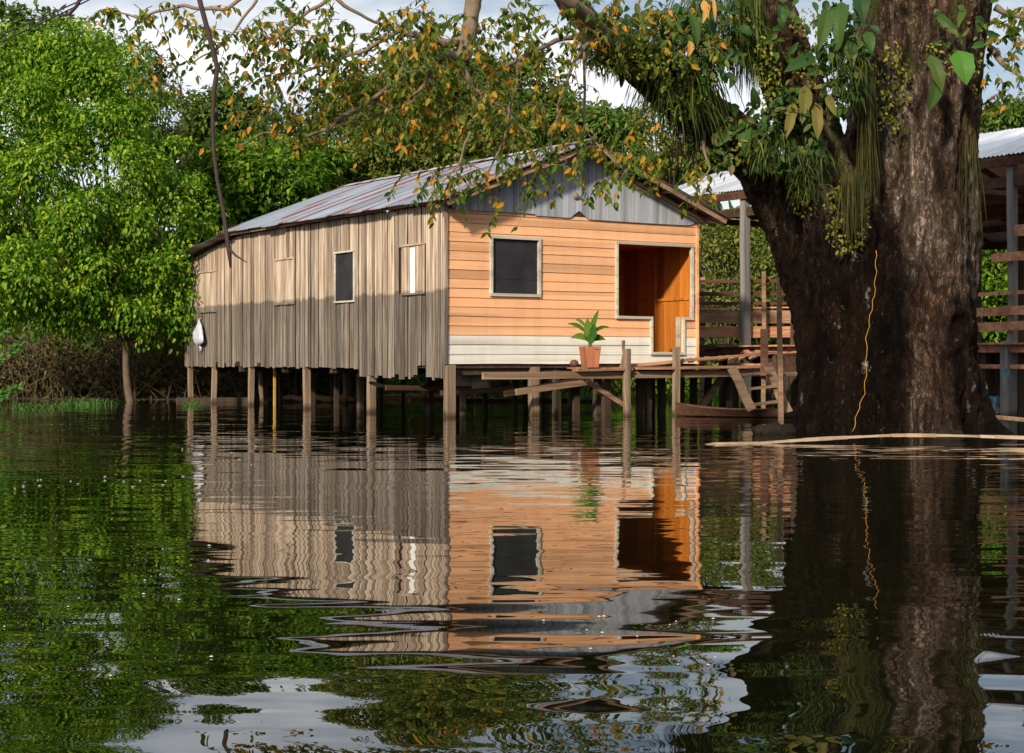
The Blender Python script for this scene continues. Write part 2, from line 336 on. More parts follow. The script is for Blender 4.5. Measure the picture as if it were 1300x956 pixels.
# gable
b = MB(); SL = .39; AP = 5.36
def rz(x): return AP-.08-abs(x-HW/2)*SL
def gb(x):
    z = 3.955+.01*math.sin(x); L = .28
    if x < L: z += .24*(1-math.sqrt(max(0, 1-((L-x)/L)**2)))
    if x > HW-.3: z += .2*(1-math.sqrt(max(0, 1-((x-HW+.3)/.3)**2)))
    d = abs(x-HW/2); z += max(0, .14-d*.62)**1.0*1.15
    return z-.05+(.03 if x < 2 else 0)
x = .02; cols = []
while x < HW-.02:
    x1 = min(x+.165+random.uniform(-.004, .004), HW-.02); o = random.uniform(-.004, .004); n = 4; vs = []; fs = []
    for i in range(n+1):
        xx = x+.005+(x1-x-.01)*i/n; zz = gb(xx); zr = max(rz(xx), zz+.01); vs += [(xx, -.052+o, zz), (xx, -.052+o, zr), (xx, -.036, zz), (xx, -.036, zr)]
    for i in range(n): q = 4*i; fs += [(q, q+4, q+5, q+1), (q+2, q+3, q+7, q+6), (q, q+2, q+6, q+4)]
    fs += [(0, 1, 3, 2), (4*n, 4*n+2, 4*n+3, 4*n+1)]; b.add(vs, fs)
    x = x1
b.build('gable', W_GABLE, house)
b = MB(); b.add([(.02, -.03, 3.95), (HW-.02, -.03, 3.95), (HW-.02, -.03, rz(HW)), (HW/2, -.03, rz(HW/2)), (.02, -.03, rz(0))], [(0, 1, 2, 3, 4)])
b.build('gable_backing', W_DARK, house)
g = loc(731, 249, y=-.06); b = MB(); vs = []; b.tube([(g.x, -.05, g.z), (g.x, -.075, g.z), (g.x, -.1, g.z)], [.06, .075, .045], 14); b.tube([(g.x+.05, -.1, g.z), (g.x+.09, -.12, g.z-.01)], [.03, .02], 8)
b.build('gable_knob', plain('brown_ceramic', (.2, .16, .12), .5), house)
# front window
def frame(b, r, t, y0, y1, tri=0):
    x0, x1, z0, z1 = r; b.box(x0-t, x1+t, y0, y1, z1, z1+t, tri); b.box(x0-t, x1+t, y0, y1, z0-t, z0, tri); b.box(x0-t, x0, y0+.001, y1, z0, z1, tri); b.box(x1, x1+t, y0+.001, y1, z0, z1, tri)
b = MB(); frame(b, fw, .055, -.062, .0); wf = b.build('window', W_TRIM, house)
b = MB(); b.box(fw[0], fw[1], .0, .02, fw[2], fw[3]); b.box(fw[0], fw[1], -.006, .0, fw[2]+.28, fw[2]+.30); b.build('mesh_screen', SCREEN, wf)
b = MB(); t = .055
x0, x1, z0, z1 = du; y0_, y1_ = -.065, .0
b.box(x0-t, x1+t, y0_, y1_, z1, z1+t); b.box(x0-t, x0, y0_+.002, y1_, z0-t, z1); b.box(x1, x1+t, y0_+.002, y1_, z0-t, z1)
b.box(x0, dl[0], y0_+.001, y1_, z0-t, z0); b.box(dl[1], x1, y0_+.001, y1_, z0-t, z0); b.box(dl[0]-t, dl[0], y0_+.003, y1_, dl[2]-t, z0-t); b.box(dl[1], dl[1]+t, y0_+.003, y1_, dl[2]-t, z0-t)
b.box(dl[0], dl[1], y0_+.001, y1_, dl[2]-t, dl[2])
b.box(dl[1]-.10, dl[1], .03, .06, dl[2], z0); b.build('doorway_trim', W_TRIM, house)
# porch room
b = MB(); D = 2.35; xr = HW-.1
def vboards(b, p0, p1, z0, z1, nrmv, wd=.21):
    L = (Vector(p1)-Vector(p0)).length; n = int(L/wd); d = (Vector(p1)-Vector(p0))/n
    for i in range(n):
        a = Vector(p0)+d*i+d*.02; c = Vector(p0)+d*(i+1)-d*.02; o = Vector(nrmv)*random.uniform(0, .004)
        q = Vector(nrmv)*-.02; b.add([(*(a+o).xy, z0), (*(c+o).xy, z0), (*(c+o).xy, z1), (*(a+o).xy, z1), (*(a+q).xy, z0), (*(c+q).xy, z0), (*(c+q).xy, z1), (*(a+q).xy, z1)],
            [(0, 1, 2, 3), (0, 3, 7, 4), (1, 5, 6, 2)])
vboards(b, (xr, .04, 0), (xr, D, 0), 1.08, 3.5, (-1, 0, 0)); vboards(b, (xr, D, 0), (3.7, D, 0), 1.08, 3.5, (0, -1, 0)); vboards(b, (3.7, D, 0), (3.7, .04, 0), 1.08, 3.5, (1, 0, 0))
bt = loc(835, 381, x=xr); b.box(xr-.03, xr-.005, .1, D-.03, bt.z-.03, bt.z+.03); b.box(xr-.05, xr-.005, 1.2, 1.26, 1.1, 3.4)
b.box(3.6, HW-.05, .035, D+.1, 3.5, 3.53); b.box(3.6, HW-.05, .035, D+.1, 1.04, 1.07)
b.add([(HW-.07, .03, 1), (HW-.07, D+.1, 1), (HW-.07, D+.1, 3.6), (HW-.07, .03, 3.6)], [(0, 1, 2, 3)]); b.add([(3.6, D+.05, 1), (HW, D+.05, 1), (HW, D+.05, 3.6), (3.6, D+.05, 3.6)], [(0, 1, 2, 3)])
b.build('porch_room', W_INT, house)
# side windows
def side_window(r, kind, label=None):
    a, c, z0, z1 = r; b = MB(); t = .035
    b.box(-.07, -.03, a-.04, c+.04, z1, z1+t); b.box(-.07, -.03, a-.04, c+.04, z0-t, z0); b.box(-.055, -.03, a-t, a, z0, z1); b.box(-.055, -.03, c, c+t, z0, z1)
    o = b.build('window', W_SIDE if kind != 'mesh' else W_TRIM, house)
    if kind == 'mesh': q = MB(); q.box(-.02, -.008, a, c, z0, z1); q.build('mesh_screen', SCREEN, o)
    elif kind == 'shut':
        q = MB(); n = 3
        for i in range(n): q.box(-.045, -.032, a+(c-a)*i/n+.008, a+(c-a)*(i+1)/n-.008, z0, z1)
        q.build('shutter', W_SIDE, o)
    else:
        q = MB(); q.box(-.045, -.02, a, a+(c-a)*.42, z0, z1); q.box(-.045, -.02, c-(c-a)*.3, c, z0, z1); q.build('shutter', W_SIDE, o)
        q = MB(); q.box(-.02, -.008, a, c, z0, z1); q.build('curtain', plain('white_curtain', (.8, .8, .77), .8, .05), o)
for r, k in ((w1, 'shut'), (w2, 'shut'), (w3, 'mesh'), (w4, 'open')): side_window(r, k)
# roof
def corr(b, O, U, V, ul, vl, period=.105, amp=.014, sheet=.82, rows=6, sag=.02, rag=.04):
    O, U, V = Vector(O), Vector(U).normalized(), Vector(V).normalized(); Nn = U.cross(V).normalized(); n = int(ul/period*6); vs = []
    rg = {}
    for i in range(n+1):
        u = ul*i/n; s_ = int(u/sheet); r = rg.setdefault(s_, (random.uniform(-rag, rag), random.uniform(-.012, .012), random.uniform(-.006, .01)))
        for j in range(rows+1):
            v = vl*j/rows+(r[0] if j == 0 else 0)
            h = amp*math.sin(2*math.pi*u/period)+r[1]*(j/rows-.5)+r[2]-sag*math.sin(math.pi*j/rows)*.5+.012*mnoise.noise(Vector((u*.9, v*.9, 1)))
            vs.append(O+U*u+V*v+Nn*h)
    b.add(vs, [(i*(rows+1)+j, (i+1)*(rows+1)+j, (i+1)*(rows+1)+j+1, i*(rows+1)+j+1) for i in range(n) for j in range(rows)], 0, True)
OV, SO, AZ = -.6, .32, 5.41; RL = EY+.75; lift = .16
b = MB(); ez = AZ-SL*(HW/2+SO)
vl = math.hypot(HW/2+SO, AZ-ez); up = Vector((0, RL, lift)).normalized()
corr(b, (-SO, OV, ez), (0, RL, lift*.3), (HW/2+SO, 0, AZ-ez), RL, vl)
SR = .42; ezr = AZ-SL*(HW/2+SR); vr = math.hypot(HW/2+SR, AZ-ezr)
corr(b, (HW+SR, OV+RL, ezr+lift*.3), (0, -RL, -lift*.3), (-(HW/2+SR), 0, AZ-ezr), RL, vr)
roof = b.build('roof', ROOF, house)
b = MB(); nr = 24
for k in range(nr):
    y0 = OV-.02+RL*k/nr; y1 = y0+RL/nr+.02; z = AZ+.035+lift*.3*k/nr+random.uniform(0, .008); w_ = .16
    b.add([(HW/2-w_, y0, z-SL*w_), (HW/2, y0, z+.01), (HW/2+w_, y0, z-SL*w_), (HW/2-w_, y1, z-SL*w_), (HW/2, y1, z+.01), (HW/2+w_, y1, z-SL*w_)], [(0, 1, 4, 3), (1, 2, 5, 4)])
b.build('ridge_cap', roofmat('ridge_metal', 1, ((.5, .5, .5), (.6, .58, .55), (.7, .66, .6))), roof)
b = MB(); corr(b, (-.38, 9.6, 4.13), (0, 4.1, -.56), (1, 0, .02), math.hypot(4.1, .56), HW+.8, rows=3, rag=.06)
b.build('rear_lean_to_roof', roofmat('dull_roof', .5, ((.12, .12, .12), (.2, .2, .2), (.27, .26, .25))), house)
b = MB()     # purlins, rafters, barge boards
for d in [.15, .75, 1.4, 2.05, 2.7, 3.3]:
    for sgn in (-1, 1):
        x = HW/2+sgn*(HW/2+(SO if sgn < 0 else SR)-d); z = AZ-abs(x-HW/2)*SL-.055
        b.box(x-.025, x+.025, OV+.03+random.uniform(0, .12), RL+OV-.1, z-.025, z+.025)
b.build('purlins', W_BEAM, roof)
b = MB()
for sgn in (-1, 1):
    xe = HW/2+sgn*(HW/2+(SO if sgn < 0 else SR)-.05); b.beam((HW/2, OV+.08, AZ-.10), (xe, OV+.08, AZ-abs(xe-HW/2)*SL-.10), .03, .09); b.beam((HW/2, -.09, AZ-.14), (xe, -.09, AZ-abs(xe-HW/2)*SL-.14), .04, .07)
b.beam((HW+.0, -.02, 4.02), (HW+.5, -.3, 4.0), .09, .12)
b.build('rafters', W_BEAM, roof)
# floor frame and stilts
b = MB(); b.box(.03, HW-.03, .02, HL-.05, .93, 1.03)
for yy in [.08, 2.4, 4.8, 7.2, 9.6, 12.6]: b.box(.04, HW-.04, yy, yy+.1, .80, .925)
b.build('floor_frame', W_DARK, house)
def stilt(x, y, wd, mat, top=.92, lean=0, par=house, name='stilt'):
    b = MB(); b.beam((x+lean, y, -.8), (x, y, top), wd, wd*.85, .006, n=4); return b.build(name, mat, par)
for px, wd in ((240, .11), (271, .11), (318, .12), (388, .135), (470, .15)):
    p = loc(px, 500, x=.03); stilt(.0+.06, p.y, wd, W_POST, .93 if px != 470 else .8, random.uniform(-.03, .03))
stilt(.08, .0, .18, W_POST, .99); p = loc(678, 490, y=.03); stilt(p.x, .03, .17, W_POST, .95)
for xx, yy in ((1.4, 3.1), (1.5, 6.2), (1.6, 9), (1.4, 11.5), (2.9, 2.2), (3, 5), (3.1, 7.8), (3, 10.3), (3, 12.6), (4.6, 1.6), (4.7, 4.2), (4.5, 7), (4.6, 9.8), (4.4, 12.4), (6, .3), (6, 3), (6, 5.6), (6, 8.4), (6, 11), (5.3, .5), (2.2, .9), (3.6, .6), (1.1, 1.2), (.9, 7.6), (2.2, 12.2), (.8, 4.6), (2.1, 3.8), (3.7, 3.4), (5.3, 2.3), (2.4, 8.9), (.9, 10.4), (3.9, 1.5), (2.9, .4), (1.9, 1.9), (4.9, .2), (.7, 6.1)):
    stilt(xx+random.uniform(-.15, .15), yy+random.uniform(-.2, .2), random.uniform(.07, .14), random.choice([W_DARK, W_DARK, W_POST]), .93, random.uniform(-.06, .06))
p = loc(348.5, 490, x=.4); b = MB(); b.beam((.4, p.y, -.6), (.4, p.y, .9), .05, .05); b.build('stilt', plain('yellow_pole', (.5, .28, .05), .6), house)
b = MB()
for (pa, pb, x_) in (((490, 492), (700, 494), 1.0), ((250, 516), (520, 520), 2.5), ((520, 508), (760, 510), 3.0), ((560, 499), (740, 489), .6)):
    a = loc(*pa, x=x_) if pa[0] < 480 else loc(*pa, y=x_); c = loc(*pb, x=x_) if pa[0] < 480 else loc(*pb, y=x_)
    b.beam(a, c, .08, .10, n=3)
a = loc(640, 500, y=-.3); c = loc(745, 482, y=-.3); b.beam(a, c, .05, .12)
b.build('under_brace', W_RDK, house)

# ------------------------------------------------------------------ boardwalk
PF = -1.35
bw = thing('boardwalk', 'low plank boardwalk on posts running along the orange wall', 'boardwalk', (2.6, PF, 0), True)
b = MB(); x = 2.75
while x < 9.6:
    wd = random.uniform(.14, .24); b.box(x, x+wd-.012, PF-.05+random.uniform(-.06, .06), -.08, .905+random.uniform(-.008, .01), .94, .004); x += wd
b.build('deck', W_BEAM, bw)
b = MB(); a = loc(612, 466, y=PF); c = loc(800, 476, y=PF); b.beam((a.x, PF-.02, .80), (c.x, PF-.02, .80), .05, .13, n=5); b.beam((c.x+.02, PF-.03, .80), (9.4, PF-.03, .82), .05, .13, n=5); b.beam((2.8, -.3, .82), (9.4, -.3, .82), .06, .12)
b.build('long_beam', W_BEAM, bw)
def bwpost(px, top, wd, yl=PF-.06, bot=-.7, mat=W_POST, lean=0):
    p = loc(px, top, y=yl); b = MB(); b.beam((p.x+lean, yl, bot), (p.x, yl, p.z), wd, wd*.8, .008, n=5); return b.build('post', mat, bw)
bwpost(796, 443, .115, PF-.13); bwpost(791.5, 432, .05, PF+.08, bot=.8); bwpost(858, 441, .12, PF-.13, lean=.04)
for px, yl in ((760, -.4), (812, -.3), (840, -.5), (900, -.4), (926, -.6), (706, -.3), (880, -.1), (822, -.9), (770, -1.1)): bwpost(px, 470, random.uniform(.1, .17), yl, mat=W_DARK)
for (pa, pc, yl, w_, h_) in (((745, 484), (800, 520), PF+.2, .05, .09), ((800, 492), (768, 522), PF+.4, .05, .09), ((888, 520), (916, 480), -.6, .06, .14), ((655, 498), (752, 484), PF+.5, .05, .11)):
    b = MB(); b.beam(loc(*pa, y=yl), loc(*pc, y=yl), w_, h_); b.build('brace', W_BEAM, bw)

b = MB(); b.beam(loc(790, 465, y=PF+.1), loc(985, 447.5, y=PF-.1), .16, .05, n=5); b.beam(loc(808, 467.5, y=PF-.1), loc(990, 465, y=PF-.2), .1, .05, n=4)
b.beam(loc(730, 470, y=PF-.05), loc(800, 469, y=PF-.05), .2, .04, n=3)
for q in range(9): b.beam(loc(850+q*13, 461-q*.8, y=PF+.1), loc(858+q*13+random.uniform(-8, 8), 456-q*.8, y=-.2), .1, .035)
b.build('loose_plank', W_RED, bw)

# steps
st = thing('wooden_steps', 'short wooden steps leading down to the water beside the huge trunk', 'steps', tuple(P(965, 520, 29.0)))
YS = 29.2
for (a, c) in (((929, 467, YS), (955, 521, YS-.35)), ((974, 462, YS+.15), (1001, 524, YS-.2))):
    b = MB(); b.beam(P(*a), P(*c), .05, .17, .01, up=(1, 0, .4), n=3); b.build('stringer', W_BEAM, st)
for (x0, y0, x1, y1) in ((940, 476, 976, 473), (948, 494, 985, 490), (955, 514, 992, 509)):
    b = MB(); b.beam(P(x0, y0, YS-.1), P(x1, y1, YS), .2, .045, .005); b.build('tread', W_BEAM, st)
# pot plant
YP = depth(749, PF+.25); pb = P(749, 466, YP); pb.z = .945
pot = thing('potted_plant', 'broad-leaved green plant in a tapered square wooden planter against the orange wall', 'potted plant', tuple(pb))
b = MB(); s0, s1, hh = .125, .165, .40
for k in range(4):
    a = math.pi/4+k*math.pi/2+.35; c = a+math.pi/2; A = lambda r, an, z: (pb.x+r*1.41*math.cos(an), pb.y+r*1.41*math.sin(an), pb.z+z)
    b.add([A(s0, a, 0), A(s0, c-.03, 0), A(s1, c-.03, hh), A(s1, a, hh), A(s1-.02, a, hh), A(s1-.02, c-.03, hh)], [(0, 1, 2, 3), (3, 2, 5, 4)])
b.add([(pb.x-.15, pb.y-.15, pb.z+hh-.05), (pb.x+.15, pb.y-.15, pb.z+hh-.05), (pb.x+.15, pb.y+.15, pb.z+hh-.05), (pb.x-.15, pb.y+.15, pb.z+hh-.05)], [(0, 1, 2, 3)], 1)
b.build('planter', [wood('terracotta_wood', [(.3, .1, .05), (.42, .17, .09), (.5, .22, .12)], 2, 9, var=.3), plain('soil', (.04, .03, .02), .95)], pot)
b = MB(); PLANT = leafmat('glossy_plant_leaf', [(.2, (.02, .07, .01)), (.6, (.06, .15, .02)), (.9, (.14, .24, .035))], .25, .3)
for (dx, tz, ln, wd) in ((-.42, .92, .6, .12), (-.28, 1.0, .62, .14), (-.05, 1.02, .66, .15), (.08, .9, .6, .15), (.17, 1.22, .8, .10), (.36, .85, .6, .10), (.30, .58, .5, .13), (-.36, .62, .45, .13), (-.1, .8, .5, .12), (.0, .7, .5, .12), (.1, 1.0, .6, .1)):
    base = pb+Vector((random.uniform(-.03, .03), random.uniform(-.05, .05), hh-.06)); tip = pb+Vector((dx, random.uniform(-.2, .15), tz*.92)); pts = []
    for i in range(8):
        t = i/7; q = base.lerp(tip, t); q.z += .12*math.sin(math.pi*t)*(1 if abs(dx) > .2 else .2); q.x -= dx*.25*math.sin(math.pi*t); pts.append(q)
    vs = []; fs = []; sd = Vector((.85*(1 if dx > 0 else -1)*(.4 if abs(dx) > .2 else 1), -.2, .75 if abs(dx) > .2 else .1)).normalized()
    for i, q in enumerate(pts):
        t = i/7; ww = wd*.62*(0.12 if t < .3 else math.sin(math.pi*min(1, max(0, (t-.22)/.78))**.85)**.8+.02)
        vs += [q-sd*ww, q+Vector((0, .012, -.012)), q+sd*ww]
    for i in range(7): fs += [(3*i, 3*i+1, 3*i+4, 3*i+3), (3*i+1, 3*i+2, 3*i+5, 3*i+4)]
    b.add(vs, fs, 0, True)
b.build('foliage', PLANT, pot)
c = P(729, 463, depth(729, PF+.2)); c.z = .945; b = MB(); b.lathe(c, [(.01, 0), (.06, .012), (.085, .05), (.085, .09), (.06, .13), (.015, .15)], 16)
tag(b.build('coconut', plain('coconut_husk', (.12, .04, .025), .5, .4), None, tuple(c)), 'round brown coconut lying beside the wooden planter', 'coconut')
# plastic bag
c = loc(256, 405, x=-.03); b = MB(); pr = [(.012, .0), (.03, -.08), (.08, -.19), (.14, -.34), (.165, -.47), (.14, -.58), (.07, -.65), (.02, -.66)]
cw = c.copy(); b.lathe((cw.x-.12, cw.y-.12, cw.z), pr, 24, sq=(.5, 1.9)); 
b.v = [(x+.05*mnoise.noise(Vector((x*9, y*9, z*9))), y+.16*mnoise.noise(Vector((x*6, y*4, z*5+4))), z) for x, y, z in b.v]
b.tube([(cw.x-.06, cw.y-.05, cw.z-.63), (cw.x-.05, cw.y-.08, cw.z-.74), (cw.x-.05, cw.y+.02, cw.z-.85)], [.05, .035, .01], 8)
b.tube([(cw.x-.02, cw.y, cw.z+.03), (cw.x-.08, cw.y, cw.z-.02)], .012, 6)
tag(b.build('plastic_bag', plain('white_plastic', (.46, .48, .54), .3, .35, 9, bump=1.0), None, tuple(c), True), 'bulging white plastic bag hanging at the far end of the plank wall', 'bag')
# things under the house
cpt = P(590, 478, 31.6); b = MB(); b.lathe(cpt, [(.05, -.33), (.16, -.3), (.2, -.1), (.19, .1), (.14, .25), (.05, .3)], 14); b.lathe(cpt+Vector((.28, .05, -.12)), [(.05, -.22), (.2, -.2), (.25, -.05), (.2, .12), (.05, .16)], 14)
b.v = [(x+.04*mnoise.noise(Vector((x*5, y*5, z*5))), y, z+.05*mnoise.noise(Vector((x*4, y*4, z*4+3)))) for x, y, z in b.v]
tag(b.build('sack', plain('grimy_sack', (.34, .3, .24), .8, .4, 6), None, tuple(cpt)), 'grubby lumpy sack stowed under the orange wall near the corner post', 'sack')
cpt = P(632, 491, 32.8); b = MB(); b.lathe(cpt, [(.2, 0), (.24, .05), (.25, .3), (.24, .52), (.2, .56), (.02, .57)], 18)
tag(b.build('barrel', plain('dark_drum', (.13, .14, .14), .5, .3), None, tuple(cpt)), 'dark barrel stored on a plank beneath the front room', 'barrel')
b = MB()
for i in range(9):
    t = i/8
a0, a1 = P(470, 487, 31.9), P(562, 484, 30.8); vs = []
for i in range(13):
    t = i/12; q = a0.lerp(a1, t); q.z -= .16*math.sin(math.pi*t)
    for j in range(5): s_ = j/4-.5; vs.append(q+Vector((0, s_*.7, -.07*math.cos(s_*math.pi)+.05+.012*mnoise.noise(Vector((i*.7, j, 0))))))
b.add(vs, [(i*5+j, i*5+j+1, (i+1)*5+j+1, (i+1)*5+j) for i in range(12) for j in range(4)], 0, True)
tag(b.build('tarpaulin', plain('black_tarp', (.012, .014, .02), .35, .3), None, tuple(a0)), 'black tarpaulin slung under the longer wall boards near the corner', 'tarpaulin')

# ------------------------------------------------------------------ shed on the right
shed = thing('open_shed', 'open-sided timber shed on stilts with a pale corrugated roof behind the huge tree', 'shed', tuple(W2L(P(930, 500, 36.5)).xy)+(0,), True)
e0 = W2L(P(880, 249, 38)); SX = e0.x; EZ = e0.z                       # eave line x=SX, runs along local y
ya, yb = e0.y+2.6, loc(1420, 200, x=SX).y; SWD = 3.0; SRISE = 1.0
b = MB(); corr(b, (SX, yb, EZ), (0, 1, 0), (SWD, 0, SRISE), ya-yb, math.hypot(SWD, SRISE), rows=4); corr(b, (SX+SWD*2.9, ya, EZ-SRISE*.9), (0, -1, 0), (-SWD*1.9, 0, SRISE*1.9), ya-yb, 1.9*math.hypot(SWD, SRISE), rows=4)
sroof = b.build('roof', ROOF2, shed)
b = MB()
for x_ in (4.0, 5.2, 6.4, 7.6, 8.6): b.beam((SX+x_, yb, EZ+(2*SWD-x_)*SRISE/SWD-.1), (SX+x_, ya, EZ+(2*SWD-x_)*SRISE/SWD-.1), .06, .16)
for x_ in (.08, 1.0, 2.0, 2.9): b.beam((SX+x_, yb, EZ+x_*SRISE/SWD-.09), (SX+x_, ya, EZ+x_*SRISE/SWD-.09), .06, .1)
yy = yb+.4
while yy < ya: b.beam((SX+.05, yy, EZ-.18), (SX+SWD, yy, EZ+SRISE-.18), .05, .12); b.beam((SX+2.88*SWD, yy, EZ-.88*SRISE-.18), (SX+SWD, yy, EZ+SRISE-.18), .05, .12); b.beam((SX+.1, yy, EZ-.45), (SX+2*SWD, yy, EZ-.45), .05, .14); yy += 1.55
b.beam((SX+.15, yb, EZ-.5), (SX+.15, ya-.8, EZ-.5), .08, .2); b.beam((SX+2*SWD-.2, yb, EZ-.5), (SX+2*SWD-.2, ya-.8, EZ-.5), .08, .2)
b.beam((SX+.02, yb, EZ-.14), (SX+.02, ya, EZ-.14), .03, .14)
b.build('roof_frame', W_RDK, sroof)
def spost(px, xoff, wd, top=None, mat=W_GREY, bot=-.7):
    p = loc(px, 450, x=SX+xoff); b = MB(); b.beam((SX+xoff, p.y, bot), (SX+xoff, p.y, top or EZ-.15), wd, wd, .008, n=6); return b.build('post', mat, shed)
spost(946, .15, .17); spost(1284.5, .15, .14); spost(1278, -.1, .17, 1.45)
for px, xo, tp in ((1251, .1, 1.3), (1292, .3, 1.3), (1010, .15, None), (1120, .15, None), (1262, 2.5, 1.3), (990, 2.5, 1.3), (975, 4, 1.3), (1000, 5.8, None), (1240, 5.8, None), (1298, 5.8, None), (932, 3, 1.2), (918, 1.5, 1.2), (960, 1.0, 1.2), (1275, 4.2, 1.3)): spost(px, xo, .15, tp, W_DARK)
b = MB(); q = loc(1278, 474, x=SX-.19); 
for k in range(16):
    a0_, a1_ = 2*math.pi*k/16, 2*math.pi*(k+1)/16; f = lambda a: (SX-.198, q.y+.05*math.cos(a), q.z+.09*math.sin(a)); b.beam(f(a0_), f(a1_), .015, .015, 0)
b.build('painted_ring', plain('blue_paint', (.02, .3, .4), .6), shed)
b = MB(); DZ = 1.38; x_ = SX-.35; yy = yb
while yy < ya-2.2: wd = random.uniform(.16, .24); b.box(SX-.3+random.uniform(-.05, .05), SX+6.1, yy, yy+wd-.012, DZ, DZ+.035); yy += wd
b.build('deck', W_RED, shed)
b = MB(); b.beam((SX-.12, yb, DZ-.08), (SX-.12, ya-2.2, DZ-.08), .06, .14); b.beam((SX+5.9, yb, DZ-.1), (SX+5.9, ya-2.2, DZ-.1), .06, .16); b.beam((SX-.1, yb, DZ-.42), (SX-.1, ya-4, DZ-.42), .05, .08)
b.build('deck_beam', W_RED, shed)
yR = loc(1232, 450, x=SX).y
for (pyL, hgt, pxl, pxr) in ((371, .07, 1225, 1420), (394, .17, 1225, 1420), (413, .17, 1225, 1420), (325, .17, 1259, 1420), (292, .22, 1288, 1420)):
    pm = loc(1275, pyL, x=SX-.02); y0, y1 = loc(pxl, 450, x=SX-.02).y, loc(pxr, 450, x=SX-.02).y
    b = MB(); b.beam((SX-.02, y0, pm.z-.03), (SX-.02, y1, pm.z+.02), .03, hgt, .004, n=4); b.build('rail', W_RED, shed)
# corral fence beyond the house corner
FY = 37.0
fn = thing('plank_fence', 'rough horizontal plank fence between the orange house and the huge tree', 'fence', tuple(P(940, 500, FY)))
for (y0, y1, hh, mm, x0) in ((357.5, 357, .08, W_RDK, 878), (373, 372.5, .09, W_RDK, 878), (385, 384.5, .07, W_RDK, 878), (391.5, 390.5, .035, W_RED, 878), (402, 402, .30, W_BEAM, 878), (422, 421, .26, W_RED, 878), (441, 441, .12, W_RDK, 878), (452, 448, .2, W_DARK, 878)):
    b = MB(); b.beam(P(x0, y0, FY), P(1030, y1, FY-.3), .04, hh, .006, n=4); b.build('plank', mm, fn)
for (px, t_, wd, Y) in ((969.5, 345, .09, FY-.5), (892, 352, .1, FY+.2)):
    b = MB(); p = P(px, t_, Y); b.beam((p.x, p.y, -.6), p, wd, wd*.8, .006, n=4); b.build('post', W_BEAM, fn)
for (px, t_, bt_, wd, Y, lab) in ((970, 418, 470, .13, 29.6, 'stubby red-brown post standing at the head of the wooden steps'), (989, 352, 545, .09, 28.8, 'tall thin pale post between the wooden steps and the huge trunk')):
    b = MB(); p = P(px, t_, Y); b.beam((p.x+(.05 if t_ < 400 else 0), p.y, -.6 if t_ < 400 else .8), p, wd, wd*.8, .006, n=4)
    tag(b.build('post', W_RED if t_ > 400 else W_BEAM, None, (p.x, p.y, 0)), lab, 'post')
b = MB(); b.beam(P(985, 451, 29.5), P(1010, 449, 29.7), .1, .04); b.beam(P(983, 462, 29.5), P(1012, 462, 30.2), .08, .3)
tag(b.build('landing', W_RED, None, tuple(P(985, 451, 29.5))), 'small reddish plank landing tucked against the left of the huge trunk', 'landing')

# ------------------------------------------------------------------ boats
def hull(b, c0, c1, wd, ht, n=14, wall=.03, zb=-.08):
    c0, c1 = Vector(c0), Vector(c1); d = (c1-c0); a = Vector((-d.y, d.x, 0)).normalized(); rings = []
    for i in range(n+1):
        t = i/n; q = c0+d*t; ww = wd*max(.04, math.sin(math.pi*min(max(t, .0), 1))**.55)/2; sh = ht+.12*abs(2*t-1)**2.5
        rings.append([q-a*ww+Vector((0, 0, sh)), q-a*ww*.7+Vector((0, 0, zb+.1)), q+Vector((0, 0, zb)), q+a*ww*.7+Vector((0, 0, zb+.1)), q+a*ww+Vector((0, 0, sh)),
                      q+a*(ww-wall)+Vector((0, 0, sh)), q+a*(ww*.65-wall*.5)+Vector((0, 0, zb+.14)), q-a*(ww*.65-wall*.5)+Vector((0, 0, zb+.14)), q-a*(ww-wall)+Vector((0, 0, sh))])
    vs = [v for r in rings for v in r]; b.add(vs, [(i*9+k, i*9+(k+1) % 9, (i+1)*9+(k+1) % 9, (i+1)*9+k) for i in range(n) for k in range(9)], 0, False)
p0, p1 = P(858, 524, 30.8), P(1030, 526, 29.8); p0.z = p1.z = 0
cn = thing('canoe', 'long dark brown dugout canoe moored under the wooden steps', 'canoe', tuple(p0)); b = MB(); hull(b, p0, p1, .8, .15); b.build('hull', W_RDK, cn)
for t in (.3, .6): q = p0.lerp(p1, t); b = MB(); b.beam(q+Vector((.15, -.32, .13)), q+Vector((-.15, .32, .13)), .16, .03); b.build('seat', W_RDK, cn)
p0, p1 = P(1225, 520, 33), P(1263, 520, 30.5); p0.z = p1.z = .0
bt_ = thing('rowing_boat', 'small blue and white boat showing its bow right of the huge trunk', 'boat', tuple(p0)); b = MB(); hull(b, p0, p1, .8, .26, zb=-.05)
b.build('hull', plain('white_boat_paint', (.5, .52, .5), .5), bt_)
b = MB(); d = (p1-p0); a = Vector((-d.y, d.x, 0)).normalized()
for i in range(14):
    for s_ in (-1, 1):
        f = lambda t: p0+d*t+a*s_*(.4*max(.04, math.sin(math.pi*t)**.55)+.015)+Vector((0, 0, .19+.26*0+.07+.12*abs(2*t-1)**2.5-.06)); b.beam(f(i/14), f((i+1)/14), .03, .16, 0)
b.build('gunwale', plain('blue_boat_paint', (.02, .22, .34), .5), bt_)
